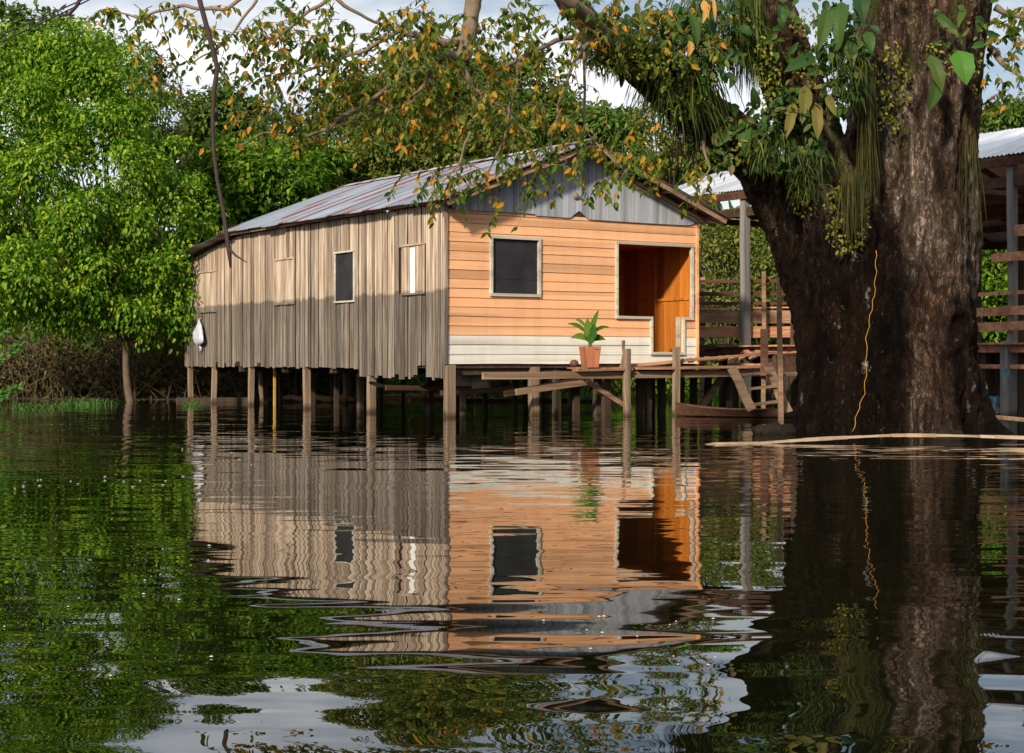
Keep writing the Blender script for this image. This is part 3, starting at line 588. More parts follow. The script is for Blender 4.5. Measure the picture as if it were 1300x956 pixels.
# bent pole and driftwood around the tree
b = MB(); pts = []
for i in range(25):
    t = i/24; px = 888+t*450; py = 569.5-19*math.sin(min(1, t*1.25)*math.pi/2)**.9+max(0, t-.55)*14; pts.append(P(px, py, 20.6+.4*math.sin(t*3)))
for i, q in enumerate(pts): q.z = max(q.z, .0) if i else -.03
for i in range(24): b.beam(pts[i], pts[i+1], .10, .035+.01*math.sin(i), .001)
tag(b.build('bent_plank', wood('pale_drift', [(.2, .13, .08), (.38, .28, .19), (.48, .38, .28)], 0, 10, var=.1), None, tuple(pts[0])), 'long bowed pale plank lying on the water in front of the huge trunk', 'plank')
b = MB(); b.beam(P(1236, 527, 24.8), P(1420, 545, 22), .12, .05, n=4)
tag(b.build('plank', W_BEAM, None, tuple(P(1236, 527, 24.8))), 'straight weathered plank leaning out from the right side of the huge trunk', 'plank')
def log(pa, pb, r, mat, label, nm='log', cat='log'):
    b = MB(); pts = [Vector(pa).lerp(Vector(pb), i/8)+Vector((0, 0, .03*math.sin(i*2.1))) for i in range(9)]; b.tube(pts, [r*(.35+.65*math.sin(math.pi*(i+1)/10)) for i in range(9)], 10, wob=.1)
    return tag(b.build(nm, mat, None, tuple(pa)), label, cat)
BLK = plain('wet_black_wood', (.018, .014, .011), .95, .5, 9, spec=.05, bump=1.0)
p = P(958, 551, 23.4); q = P(1010, 548, 23.6); p.z = .03; q.z = .03; log(p, q, .13, BLK, 'black driftwood log poking from the left foot of the huge trunk')
p = P(1180, 560, 22); q = P(1222, 562, 21.6); p.z = .02; q.z = .02; log(p, q, .14, BLK, 'low wet black log just behind the bowed plank')
p = P(360, 512, 41); q = P(450, 510, 40); p.z = q.z = .1; log(p, q, .09, W_BEAM, 'pale floating log seen between the rear stilts')
for (xa, xb, yy, Y, lab) in ((425, 560, 505, 44, 'weathered board floating behind the middle stilts'), (225, 320, 512, 40.5, 'dark plank lying along the water behind the leftmost stilts')):
    b = MB(); p, q = P(xa, yy, Y), P(xb, yy-1, Y); p.z = q.z = .06; b.beam(p, q, .25, .12, .01, n=3); tag(b.build('plank', W_BEAM if xa > 300 else W_DARK, None, tuple(p)), lab, 'plank')

# ------------------------------------------------------------------ the huge tree
YT = 24.6
def barkmat():
    m = M('bark', .92, .08); v = m.co((3.2, 3.2, .75)); n1 = m.noise(v, 1.5, 8, .7, .6); vo = m.n('ShaderNodeTexVoronoi', feature='DISTANCE_TO_EDGE'); vo.inputs['Scale'].default_value = 3.2
    wv = m.n('ShaderNodeVectorMath', operation='MULTIPLY_ADD'); wv.inputs[1].default_value = (.5, .5, .5); m.l(m.noise(m.co((4, 4, 1.5)), 1, 4, out='Color'), wv.inputs[0]); m.l(m.co((3, 3, .8)), wv.inputs[2]); m.l(wv.outputs[0], vo.inputs['Vector'])
    r1 = m.noise(m.co((5, 5, 1.5)), 1, 6, .65, .8); r2 = m.noise(m.co((14, 14, 6)), 1, 5, .65, .9)
    crack = m.math('MULTIPLY', m.ramp(m.math('ABSOLUTE', m.math('SUBTRACT', r1, .5)), [(0, .12), (.05, 1)]), m.ramp(m.math('ABSOLUTE', m.math('SUBTRACT', r2, .5)), [(0, .45), (.06, 1)]))
    c = m.ramp(n1, [(.30, (.02, .012, .008)), (.45, (.10, .065, .045)), (.56, (.24, .18, .135)), (.70, (.48, .40, .33))])
    c = m.mix(.8, c, m.ramp(crack, [(0, .3), (1, 1)]), 'MULTIPLY')
    warm = m.ramp(m.noise(m.co((.9, .9, .5)), 1, 4), [(.5, 0), (.66, .7)]); c = m.mix(warm, c, m.mix(1, c, (1.2, .85, .6), 'MULTIPLY'))
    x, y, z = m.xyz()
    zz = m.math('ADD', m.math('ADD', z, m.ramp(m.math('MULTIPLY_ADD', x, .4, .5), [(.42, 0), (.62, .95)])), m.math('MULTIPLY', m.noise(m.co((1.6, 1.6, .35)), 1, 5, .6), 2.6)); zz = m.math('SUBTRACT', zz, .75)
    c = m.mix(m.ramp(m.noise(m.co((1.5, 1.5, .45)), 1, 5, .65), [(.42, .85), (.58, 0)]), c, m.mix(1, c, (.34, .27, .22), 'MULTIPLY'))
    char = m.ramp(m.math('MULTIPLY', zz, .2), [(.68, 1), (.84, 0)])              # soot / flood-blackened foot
    # lit middle of the trunk painted as a greyer strip, with the blackening thinned
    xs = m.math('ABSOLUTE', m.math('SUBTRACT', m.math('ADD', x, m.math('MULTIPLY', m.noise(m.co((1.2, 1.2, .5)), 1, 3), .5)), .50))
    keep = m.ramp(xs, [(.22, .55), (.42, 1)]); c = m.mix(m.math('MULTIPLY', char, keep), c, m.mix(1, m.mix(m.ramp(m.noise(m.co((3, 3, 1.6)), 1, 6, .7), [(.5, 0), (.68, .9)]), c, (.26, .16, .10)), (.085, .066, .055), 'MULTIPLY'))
    lich = m.ramp(m.noise(m.co((4.6, 4.6, 2.6)), 1, 6, .7), [(.62, 0), (.68, .8)]); c = m.mix(m.math('MULTIPLY', lich, m.ramp(z, [(.3, .3), (.9, 1)])), c, (.34, .33, .27))
    ms = m.math('MULTIPLY', m.ramp(m.noise(m.co((1.8, 1.8, .8)), 1, 5), [(.52, 0), (.62, .7)]), m.ramp(m.math('MULTIPLY', z, .2), [(.55, 0), (.75, 1)])); c = m.mix(ms, c, (.07, .085, .02))
    m.col(c); hh = m.math('MULTIPLY_ADD', crack, .6, n1); m.bump(hh, 1.0, .10); return m.m
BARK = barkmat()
tb = P(1130, 545, YT); tb.z = 0
tree = thing('giant_tree', 'enormous old riverside tree with a blackened multi-stemmed trunk and overhanging orange and green leaves', 'tree', tuple(tb))
def spline(pts, step):
    out = []; n = len(pts)
    for i in range(n-1):
        p0, p1, p2, p3 = [np.array(pts[max(0, min(n-1, j))], float) for j in (i-1, i, i+1, i+2)]
        k = max(1, int(np.linalg.norm((p2-p1)[:2])/step))
        for q in range(k):
            t = q/k; out.append(.5*((2*p1)+(-p0+p2)*t+(2*p0-5*p1+4*p2-p3)*t*t+(-p0+3*p1-3*p2+p3)*t**3))
    out.append(np.array(pts[-1], float)); return out
def bdisp(q, t, r):
    v = Vector((q.x*2.1, q.y*2.1, q.z*.5)); w_ = Vector((q.x*7, q.y*7, q.z*2.2)); u = Vector((q.x*22, q.y*22, q.z*8))
    rid = 1-abs(mnoise.noise(v*1.3))*2
    return r*.20*mnoise.noise(v*.7)+min(.11, r*.11)*rid*.8+min(.07, r*.1)*(1-2.2*abs(mnoise.noise(w_)))+min(.035, r*.06)*mnoise.noise(u)
def limb(b, pts, step=4, sides=64, disp=bdisp):
    sp = spline(pts, step); b.tube([P(p[0], p[1], p[2]) for p in sp], [p[3]*p[2]/F for p in sp], sides, disp=disp)
b = MB()
limb(b, [(1132, 590, YT, 132), (1136, 555, YT, 117), (1142, 520, YT, 102), (1146, 450, YT, 88), (1150, 380, YT, 82), (1156, 300, YT, 76), (1160, 220, YT, 73), (1164, 120, YT, 72), (1170, 0, YT, 73), (1172, -120, YT, 72), (1180, -260, YT, 60)], 3, 150)
limb(b, [(1082, 590, YT-.5, 74), (1082, 545, YT-.5, 64), (1078, 480, YT-.4, 58), (1066, 400, YT-.3, 54), (1046, 345, YT-.2, 49), (1012, 280, YT-.2, 38), (980, 235, YT-.3, 31), (946, 190, YT-.6, 27), (912, 160, YT-.9, 26), (870, 128, YT-1.3, 27), (820, 92, YT-1.7, 23), (775, 58, YT-2, 19), (735, 15, YT-2.2, 16), (690, -50, YT-2.4, 14)], 3, 90)
limb(b, [(1100, 540, YT+.3, 40), (1095, 430, YT-.35, 44), (1078, 340, YT-.7, 40), (1058, 260, YT-.7, 33), (1032, 180, YT-.7, 31), (1003, 110, YT-.7, 34), (980, 40, YT-.7, 31), (955, -60, YT-.7, 28), (940, -160, YT-.7, 22)], 3, 80)
limb(b, [(1205, 330, YT+.2, 22), (1212, 220, YT+.3, 22), (1222, 120, YT+.4, 21), (1238, 0, YT+.5, 19), (1255, -90, YT+.6, 17)], 4, 40)
limb(b, [(1205, 470, YT-.2, 24), (1228, 520, YT-.5, 24), (1254, 552, YT-.8, 20), (1290, 575, YT-1.2, 18)], 4, 36)
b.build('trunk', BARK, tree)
# upper limbs carrying the leaf canopy
BR = plain('branch_bark', (.17, .125, .085), .85, .4, 9, bump=.5); BRP = plain('pale_branch_bark', (.3, .25, .2), .85, .35, 9, bump=.5)
b = MB()
LIMBS = [[(640, -120, 20, 16), (604, -10, 20, 11), (596, 40, 20, 10), (586, 78, 20, 10)],
 [(600, 45, 20, 5), (575, 55, 20, 6), (548, 48, 20, 5), (505, 40, 19.8, 3)], [(586, 75, 20, 7), (562, 70, 19.9, 6), (540, 88, 19.8, 5), (512, 98, 19.8, 4)], [(560, 72, 20, 4), (545, 100, 19.9, 4), (531, 114, 19.9, 3), (500, 140, 20, 2)],
 [(770, 55, 22, 8), (755, 30, 21.6, 9), (718, -4, 21, 8), (690, -40, 21, 8)], [(752, 40, 21.8, 4), (700, 55, 21, 3), (660, 75, 20.5, 2.5), (620, 100, 20, 2)], [(755, 42, 21.8, 3), (735, 70, 21.3, 2.5), (715, 112, 21, 2), (708, 145, 20.8, 1.6)],
 [(512, 96, 19.8, 2.5), (470, 128, 19.6, 3), (430, 152, 19.4, 3), (395, 172, 19.3, 2.2), (345, 168, 19.2, 1.5), (300, 186, 19, 1.2)], [(500, 140, 20, 2), (455, 150, 20, 1.8), (400, 180, 20, 1.5), (360, 195, 20, 1)],
 [(505, 40, 19.8, 3), (470, 60, 19.6, 2.5), (420, 80, 19.5, 2), (370, 95, 19.4, 1.5)], [(505, 40, 19.8, 2), (460, 20, 19.5, 2), (420, -5, 19.4, 3)], [(330, -30, 19, 3), (290, 10, 19, 2.5), (225, 8, 19, 2.2), (180, 22, 19, 1.6), (150, 16, 19, 1)],
 [(330, -10, 19, 2), (305, 30, 19, 1.8), (275, 62, 19, 1.3), (245, 78, 19, 1)], [(620, 100, 20, 2), (600, 160, 19.8, 1.8), (580, 210, 19.6, 1.2), (560, 235, 19.6, .9)], [(708, 145, 20.8, 1.5), (700, 190, 20.5, 1.3), (720, 205, 20.4, 1), (690, 225, 20.4, .9)],
 [(708, 145, 20.8, 1.3), (740, 165, 20.5, 1.2), (775, 200, 20.3, 1), (800, 225, 20.3, .8)], [(660, 75, 20.5, 2), (650, 130, 20, 1.6), (635, 190, 20, 1.2), (610, 230, 20, .9)], [(586, 78, 20, 5), (600, 110, 20, 3), (640, 140, 20, 2), (670, 170, 20, 1.3)],
 [(420, -5, 19.4, 3), (380, 25, 19.2, 2), (345, 55, 19.1, 1.5), (325, 90, 19, 1)], [(890, 150, 23.6, 5), (895, 190, 23, 2), (900, 215, 22.8, 1.2), (880, 235, 22.6, .9)], [(1255, 60, 25, 5), (1285, 90, 24.6, 3), (1310, 110, 24.4, 2)], [(1262, 10, 25, 5), (1290, 20, 25, 3), (1320, 30, 25, 2)]]
for i, L in enumerate(LIMBS):
    sp = spline(L, 7); b.tube([P(p[0]+(1.5*math.sin(k*.9+i) if p[3] < 6 else 0), p[1]+1.2*math.sin(k*1.3+i*2), p[2]) for k, p in enumerate(sp)], [p[3]*p[2]/F for p in sp], 8, wob=.08)
# twigs + leaves
lf = LF(); leaf_n = 0
def twig(p, d, n, ln, ls, droop=.5, rad=.006):
    global leaf_n
    pts = [p.copy()]; cur = d.normalized(); step = ln/n
    for i in range(n):
        cur = (cur+Vector((random.uniform(-.3, .3), random.uniform(-.3, .3), random.uniform(-.3, .2)-droop*.25))).normalized(); pts.append(pts[-1]+cur*step)
        for s_ in (1, 2):
            if random.random() < .74:
                q = pts[-1]; az = random.uniform(0, 6.28); dd = Vector((math.cos(az)*.6, math.sin(az)*.6, -random.uniform(.35, 1.1)))
                nn = Vector((random.gauss(0, .7), -.6+random.gauss(0, .5), random.gauss(.5, .5))); l_ = ls*random.uniform(.7, 1.25)
                lf.add([tuple(q)], tuple(dd), tuple(nn), l_, l_*.5); leaf_n += 1
    b.tube(pts, [rad*(1-.7*i/n) for i in range(n+1)], 3, sm=False)
CL = [(450, 45, 125, 42, 60, 19.5), (390, 95, 75, 42, 40, 19.3), (500, 95, 70, 45, 40, 19.7), (560, 35, 50, 32, 26, 19.8), (600, 130, 60, 40, 40, 19.8), (640, 190, 55, 40, 26, 19.8), (575, 215, 55, 32, 26, 19.5), (555, 240, 24, 20, 8, 19.4),
 (700, 190, 70, 42, 46, 20.4), (760, 225, 50, 38, 30, 20.3), (650, 235, 70, 26, 24, 20), (685, 120, 50, 60, 30, 20.6), (350, 165, 45, 22, 15, 19.2), (300, 165, 24, 18, 4, 19), (430, 140, 55, 34, 26, 19.5), (500, 160, 60, 32, 28, 19.8), (340, 60, 45, 50, 22, 19.1),
 (190, 22, 55, 16, 16, 19), (200, 75, 26, 38, 9, 19), (285, 40, 28, 24, 9, 19), (640, 30, 34, 28, 14, 20.2), (700, 40, 50, 40, 22, 21), (790, 25, 60, 32, 30, 21.6), (850, 50, 60, 50, 34, 22.6), (310, 110, 26, 30, 6, 19), (540, 130, 70, 40, 34, 19.9),
 (810, 195, 30, 40, 12, 21), (860, 215, 45, 28, 6, 22.5), (895, 240, 22, 14, 4, 22.4), (1283, 40, 26, 40, 16, 24.7), (1275, 110, 22, 36, 9, 24.5), (665, 262, 24, 12, 4, 19.9), (620, 62, 50, 26, 12, 20)]
for (cx, cy, rx, ry, n, Y) in CL:
    for _ in range(int(n*(.62 if cy > 180 and cx > 520 and cx < 800 else 1.25))):
        a = random.uniform(0, 6.283); r = math.sqrt(random.random()); px = cx+rx*r*math.cos(a); py = cy+ry*r*math.sin(a)-6
        twig(P(px, py, Y+random.uniform(-.8, .8)), Vector((random.gauss(-.3, .8), random.gauss(0, .6), random.gauss(0, .4))), random.randint(4, 8), random.uniform(.28, .55), .108*Y/20)
# longer fine hanging twigs
for (px, py, Y, ln) in ((205, 20, 19, 1.0), (215, 60, 19, .9), (300, 80, 19, .8), (410, 10, 19.4, .6), (690, 130, 20.8, 1.0), (730, 90, 21, 1.0), (765, 130, 21.2, .8), (640, 150, 20, .9), (880, 220, 22.5, .5), (1290, 90, 24.5, .7), (820, 190, 21, .6)):
    twig(P(px, py, Y), Vector((.2, 0, -1)), 10, ln, .08, .9, .008)
b.build('branches', BR, tree)
CAN = leafmat('autumn_leaf', [(.14, (.022, .058, .008)), (.45, (.06, .12, .014)), (.68, (.14, .18, .02)), (.76, (.34, .27, .03)), (.86, (.58, .24, .02)), (.96, (.42, .13, .018))], .45, .4, nscale=1.6)
lf.build('foliage', CAN, tree)
# hanging straight liana, dark drooping branch
b = MB(); p = [P(742+random.uniform(-.6, .6), y, 21.6) for y in range(40, 184, 12)]; b.tube(p, .022, 6, wob=.1)
tag(b.build('liana', BR, None, tuple(p[-1])), 'straight dark liana hanging down in front of the gable peak', 'vine')
DKV = plain('dark_vine', (.045, .028, .028), .9, .3)
b = MB(); pts = [(246, -30), (256, 10), (264, 40), (272, 70), (276, 88), (272, 110), (270, 150), (271, 190), (276, 230), (283, 265), (288, 300), (291, 320), (293, 340)]
sp = [P(x, y, 12.5) for x, y in pts]; b.tube(sp, [.024, .022, .022, .02, .02, .018, .015, .014, .014, .014, .016, .018, .008], 8, wob=.12)
b.tube([P(291, 316, 12.5), P(300, 325, 12.4), (P(313, 333, 12.3))], [.012, .009, .004], 5)
tag(b.build('dangling_branch', DKV, None, tuple(sp[-1])), 'thin dark crooked branch dangling in front of the left end of the plank wall', 'branch')
b = MB(); b.tube([P(75, 20, 12), P(88, 18, 12), P(97, 8, 12), P(104, -6, 12)], [.006, .014, .014, .016], 6); b.tube([P(90, 18, 12), P(88, 40, 12)], [.006, .002], 4)
tag(b.build('hanging_twig', DKV, None, tuple(P(90, 18, 12))), 'short blurred dark twig at the top edge above the bright tree', 'branch')
b = MB(); pts = [P(1112, 318, YT-2.0), P(1112, 345, YT-2), P(1110, 375, YT-2), P(1105, 400, YT-2.05), P(1100, 430, YT-2.05), P(1100, 470, YT-2.1), P(1097, 500, YT-2.15), P(1088, 525, YT-2.2), P(1083, 548, YT-2.25)]
b.tube([p+Vector((.012*math.sin(i*2.3), 0, 0)) for i, p in enumerate(spline([(*q,) for q in pts], .09))] if False else [pts[i//4].lerp(pts[min(i//4+1, 8)], (i%4)/4)+Vector((.014*math.sin(i*1.9), 0, 0)) for i in range(33)], .0045, 6); tag(b.build('cord', plain('orange_cord', (.40, .19, .02), .6), None, tuple(pts[-1])), 'thin orange-yellow cord trailing down the blackened front of the huge trunk', 'cord')

# epiphytes
STR = leafmat('strap_leaf', [(.15, (.010, .022, .006)), (.45, (.028, .052, .010)), (.75, (.065, .10, .014)), (.9, (.13, .14, .025)), (.98, (.14, .08, .03))], .25, .5)
HAIR = leafmat('moss_hair', [(.15, (.018, .022, .006)), (.5, (.045, .055, .012)), (.85, (.10, .08, .028))], .2, .7)
BIG = leafmat('aroid_leaf', [(.2, (.012, .035, .01)), (.55, (.035, .085, .018)), (.75, (.06, .09, .018)), (.92, (.15, .11, .04))], .22, .5)
def strap(label, px, py, Y, rx, ry, n, ln, wd, mat=STR, up=.25, name='hanging_fern', cat='fern', mode=0):
    b = MB(); base = P(px, py, Y)
    for _ in range(n):
        a = random.uniform(0, 6.283); r = math.sqrt(random.random()); o = P(px+rx*r*math.cos(a), py+ry*r*math.sin(a), Y+random.uniform(-.25, .25)); l_ = ln*random.uniform(.5, 1.2)
        az = random.uniform(0, 6.283); out = Vector((math.cos(az), math.sin(az)*.8-.25, 0)); pts = [o]; v = out*(.5 if mode == 0 else .06)+Vector((0, 0, up if mode == 0 else -1))
        for i in range(7): pts.append(pts[-1]+v.normalized()*l_/7); v = v+Vector((random.gauss(0, .05), random.gauss(0, .05), -.42 if mode == 0 else -.3))
        b.ribbon(pts, wd*random.uniform(.6, 1.2))
    return tag(b.build(name, mat, None, tuple(base)), label, cat, {'fern': 'ferns hanging on the huge tree', 'moss': 'moss curtains on the huge tree'}.get(cat))
strap('dense mop of strap ferns draped over the horizontal left limb', 790, 62, 22.4, 60, 24, 620, .5, .015)
strap('long-bladed strap fern clump hanging where the left limb rises', 862, 105, 22.8, 38, 34, 480, .85, .018)
strap('dark leafy fern mass at the top between the left limb and middle stem', 905, 30, 23.2, 56, 46, 800, .7, .017)
strap('tall curtain of thin green fern strands beside the middle stem at the top', 947, 5, 23.2, 22, 16, 320, 1.2, .016, mode=1)
strap('bright drooping fern tuft below the middle stem', 978, 188, 22.8, 26, 24, 260, .42, .016)
strap('fern tuft growing in the crotch of the left and middle stems', 1030, 215, 22.8, 24, 34, 200, .36, .014)
strap('brown-green fern rosette beside the main stem near the top', 1075, 95, 22.8, 24, 40, 300, .4, .015)
strap('fringe of dangling black roots under the left limb', 872, 150, 23.3, 24, 8, 110, .62, .012, plain('black_roots', (.03, .02, .015), .9), name='root_fringe', cat='roots', mode=1)
strap('long mossy curtain hanging on the left edge of the main stem', 1102, 100, YT-1.2, 11, 26, 260, 1.6, .013, HAIR, name='moss_curtain', cat='moss', mode=1)
strap('long mossy curtain hanging down the right edge of the main stem', 1222, 100, YT-.45, 12, 30, 330, 2.1, .012, HAIR, name='moss_curtain', cat='moss', mode=1)
strap('short moss beard low on the crotch of the huge trunk', 1082, 225, YT-1.5, 16, 16, 200, .9, .012, HAIR, name='moss_curtain', cat='moss', mode=1)
def bigleaf(b, base, tip, wd, mi=0):
    base, tip = Vector(base), Vector(tip); d = tip-base; side = d.cross(Vector((random.gauss(0, .3), -1, random.gauss(0, .3)))).normalized(); nn = side.cross(d.normalized()); vs = []; n = 8
    for i in range(n+1):
        t = i/n; ww = wd*.5*(math.sin(math.pi*t**.75)**.75 if 0 < t < 1 else .02)*random.uniform(.82, 1.12); q = base+d*t+nn*(.12*d.length*math.sin(math.pi*t))
        vs += [q-side*ww+nn*ww*.25, q, q+side*ww+nn*ww*.25]
    fs = []
    for i in range(n): fs += [(3*i, 3*i+1, 3*i+4, 3*i+3), (3*i+1, 3*i+2, 3*i+5, 3*i+4)]
    b.add(vs, fs, mi, False)
def aroid(label, Y, leaves, mat=BIG, extra=0, box=None, size=.3):
    b = MB()
    for (x0, y0, x1, y1, wd) in leaves: bigleaf(b, P(x0, y0, Y+.08), P(x1, y1, Y-.08), wd*Y/F)
    for _ in range(extra):
        x = random.uniform(box[0], box[2]); y = random.uniform(box[1], box[3]); o = P(x, y, Y+random.uniform(-.1, .25)); l_ = size*random.uniform(.6, 1.2)
        bigleaf(b, o, o+Vector((random.gauss(0, .6), random.gauss(-.3, .2), random.gauss(-.6, .4))).normalized()*l_, l_*random.uniform(.4, .6))
    q = P(leaves[0][0], leaves[0][1], Y); return tag(b.build('climbing_plant', mat, None, tuple(q)), label, 'climbing plant', 'climbing plants on the huge tree')
BRT = leafmat('bright_aroid', [(.2, (.04, .13, .02)), (.9, (.10, .24, .035))], .35, .35)
for (lab_, cx_, cy_, rx_, ry_, n_) in (('dark leafy climber filling the fork between the left limb and the middle stem', 1000, 165, 40, 60, 420), ('dark leafy climber bunched on top of the left limb', 850, 60, 70, 45, 520), ('dark leafy climber high between the middle stem and the main stem', 1068, 70, 30, 70, 360), ('small dark climber clump on the outer left limb', 770, 55, 34, 26, 200)):
    L_ = LF(); a_ = RNG.uniform(0, 6.28, n_); r_ = np.sqrt(RNG.random(n_)); k_ = np.array([tuple(P(cx_+rx_*r*math.cos(a), cy_+ry_*r*math.sin(a), 23.0+RNG.uniform(-.35, .5))) for a, r in zip(a_, r_)])
    d_ = RNG.normal(size=(n_, 3))*.7+np.array([0, -.3, -.5]); s_ = RNG.uniform(.08, .22, n_); L_.add(k_, d_, RNG.normal(size=(n_, 3))*.6+np.array([0, -.8, .6]), s_, s_*.6)
    tag(L_.build('climbing_plant', BIG, None, tuple(P(cx_, cy_, 23))), lab_, 'climbing plant', 'climbing plants on the huge tree')
aroid('single bright heart-shaped leaf on the right of the main stem near the top', 23.0, [(1216, 64, 1227, 108, 30)], BRT)
aroid('dark lobed climbing leaf hanging in the middle of the main stem', 22.9, [(1187, 92, 1178, 142, 22), (1180, 70, 1196, 118, 20)])
aroid('large tongue-shaped leaves hanging at the top beside the middle stem', 22.7, [(1050, 10, 1038, 66, 20), (1068, 2, 1066, 62, 24), (1090, -10, 1097, 28, 22), (1078, 50, 1082, 88, 17), (1100, 40, 1108, 66, 16), (1035, 72, 995, 92, 20), (1045, 84, 1020, 96, 12)], BIG, 60, (985, -5, 1105, 80), .2)
aroid('mottled yellowing leaves drooping in the crotch of the stems', 22.7, [(1022, 108, 1018, 158, 18), (1035, 130, 1038, 178, 16), (1008, 130, 998, 176, 15), (1050, 120, 1062, 148, 12)], leafmat('mottled_leaf', [(.2, (.05, .09, .02)), (.6, (.13, .13, .03)), (.9, (.22, .15, .04))]), 8, (1000, 100, 1060, 150), .16)
aroid('dark broad-leaved climber covering the elbow of the left limb', 22.9, [(935, 160, 912, 186, 16), (945, 150, 948, 200, 18), (960, 140, 955, 110, 16), (925, 178, 905, 170, 14)], BIG, 80, (905, 130, 1000, 215), .18)
aroid('light green leaf pair on the upper left limb', 22.6, [(895, 95, 880, 118, 12), (890, 90, 897, 80, 11), (897, 100, 898, 122, 10)], BRT, 5, (885, 85, 900, 110), .16)
aroid('pointed leaves hanging from the top of the left limb', 22.3, [(875, 15, 885, 62, 13), (838, 50, 838, 82, 8), (900, 5, 905, 50, 14)], BIG, 90, (780, -5, 945, 95), .19)
aroid('small leafy sprays crossing the top right of the main stem', 23.1, [(1190, 20, 1215, 40, 12), (1225, 10, 1216, 36, 10)], BIG, 18, (1180, 0, 1260, 60), .2)
# dead hanging leaf, little creeping leaves on the trunk
b = MB(); 
for (x0, y0, x1, y1, wd) in ((893, 0, 900, 24, 9), (900, 5, 892, 30, 8), (876, 52, 874, 72, 10), (905, -5, 908, 28, 5)): bigleaf(b, P(x0, y0, 21.9), P(x1, y1, 21.8), wd*22/F)
tag(b.build('dead_leaves', leafmat('dry_leaf', [(.2, (.35, .17, .06)), (.9, (.55, .30, .08))], .3, .6), None, tuple(P(893, 0, 21.9))), 'curled dry tan leaves dangling above the left limb', 'leaves')
l2 = LF()
for (cx, cy, rx, ry, n, Y) in ((1075, 275, 30, 50, 420, YT-1.25), (1130, 110, 26, 60, 240, YT-1.08), (1195, 70, 22, 26, 110, YT-1.0), (1020, 240, 20, 34, 180, YT-1.0), (950, 175, 40, 30, 260, 23.0), (800, 75, 60, 24, 320, 22.0), (870, 110, 40, 40, 340, 22.6), (915, 45, 45, 40, 420, 23.1), (975, 100, 18, 60, 200, 22.9), (1025, 60, 26, 50, 260, 23.4), (1228, 60, 18, 70, 120, 23.9)):
    a = RNG.uniform(0, 6.28, n); r = np.sqrt(RNG.random(n)); X = cx+rx*r*np.cos(a); Yp = cy+ry*r*np.sin(a); pts = np.array([tuple(P(x, y, Y+random.uniform(-.2, .2))) for x, y in zip(X, Yp)])
    d = RNG.normal(size=(n, 3))*.6+np.array([0, -.3, -.6]); nn = RNG.normal(size=(n, 3))*.5+np.array([0, -1, .5]); s_ = RNG.uniform(.04, .09, n)
    l2.add(pts, d, nn, s_, s_*.6)
tag(l2.build('creeper', leafmat('creeper_leaf', [(.2, (.05, .08, .012)), (.6, (.15, .17, .02)), (.9, (.30, .26, .04))], .3, .5), None, tuple(tb)), 'tiny-leaved creeper speckling the stems of the huge tree', 'creeper', kind='stuff')

# ------------------------------------------------------------------ forest
G_BRIGHT = leafmat('bright_green_leaf', [(.15, (.02, .062, .004)), (.45, (.05, .135, .007)), (.7, (.12, .22, .012)), (.92, (.26, .30, .03))], .3, .4, .9)
G_LIT = leafmat('yellow_green_leaf', [(.15, (.02, .075, .004)), (.42, (.058, .165, .006)), (.62, (.13, .26, .012)), (.85, (.30, .37, .035))], .35, .4, 1.1)
G_MID = leafmat('mid_green_leaf', [(.15, (.022, .06, .008)), (.5, (.06, .13, .016)), (.8, (.125, .2, .03)), (.95, (.24, .25, .05))], .3, .45, .7)
G_DARK = leafmat('dark_green_leaf', [(.15, (.022, .05, .007)), (.5, (.058, .105, .014)), (.85, (.13, .18, .03))], .25, .45, .7)
G_OLIVE = leafmat('olive_leaf', [(.15, (.035, .06, .010)), (.5, (.09, .13, .02)), (.8, (.18, .2, .035)), (.95, (.30, .22, .04))], .3, .5, .7)
G_BROWN = leafmat('dry_brush_leaf', [(.15, (.02, .028, .008)), (.5, (.065, .062, .022)), (.85, (.15, .105, .04))], .2, .6, .7)
TRK = plain('forest_bark', (.10, .07, .05), .9, .4, 6); TRKP = plain('pale_forest_bark', (.34, .29, .23), .9, .35, 6)
def crown(blobs, mat_leaf, leaf=.16, clump=.5, dens=1.0, per=60, parent=None, droop=.5, front=.75):
    L = LF()
    for (px, py, rx, ry, Y, dy) in blobs:
        c = np.array(P(px, py, Y)); R = np.array([rx*Y/F, dy, ry*Y/F]); area = 4*math.pi*((R[0]*R[2])**1.6/3+2*(R[0]*R[1])**1.6/3)**(1/1.6)
        n = max(3, int(dens*area/(clump**2)*.62)); u = rnd(n); flip = (u[:, 1] > 0) & (RNG.random(n) < front); u[flip, 1] *= -1
        rr = RNG.uniform(.55, 1.03, n)**.8; cc = c+u*R*rr[:, None]; cs = clump*RNG.uniform(.4, 1.5, n)
        k = per; v = rnd(n*k); v[:, 2] = np.where(RNG.random(n*k) < .6, np.abs(v[:, 2]), v[:, 2]); ccr = np.repeat(cc, k, 0); ur = np.repeat(u, k, 0); csr = np.repeat(cs, k)[:, None]
        v = nrm(v+ur*.5); pos = ccr+v*csr*np.array([1, 1, .95])*RNG.uniform(.5, 1.15, (n*k, 1))
        d = v*.7+np.array([0, 0, -droop])+RNG.normal(size=v.shape)*.35; nn = v*.8+np.array([0, -.15, .6])+RNG.normal(size=v.shape)*.35
        s_ = leaf*RNG.uniform(.5, 1.35, n*k); L.add(pos, d, nn, s_, s_*.55)
    return L.build('crown', mat_leaf, parent)
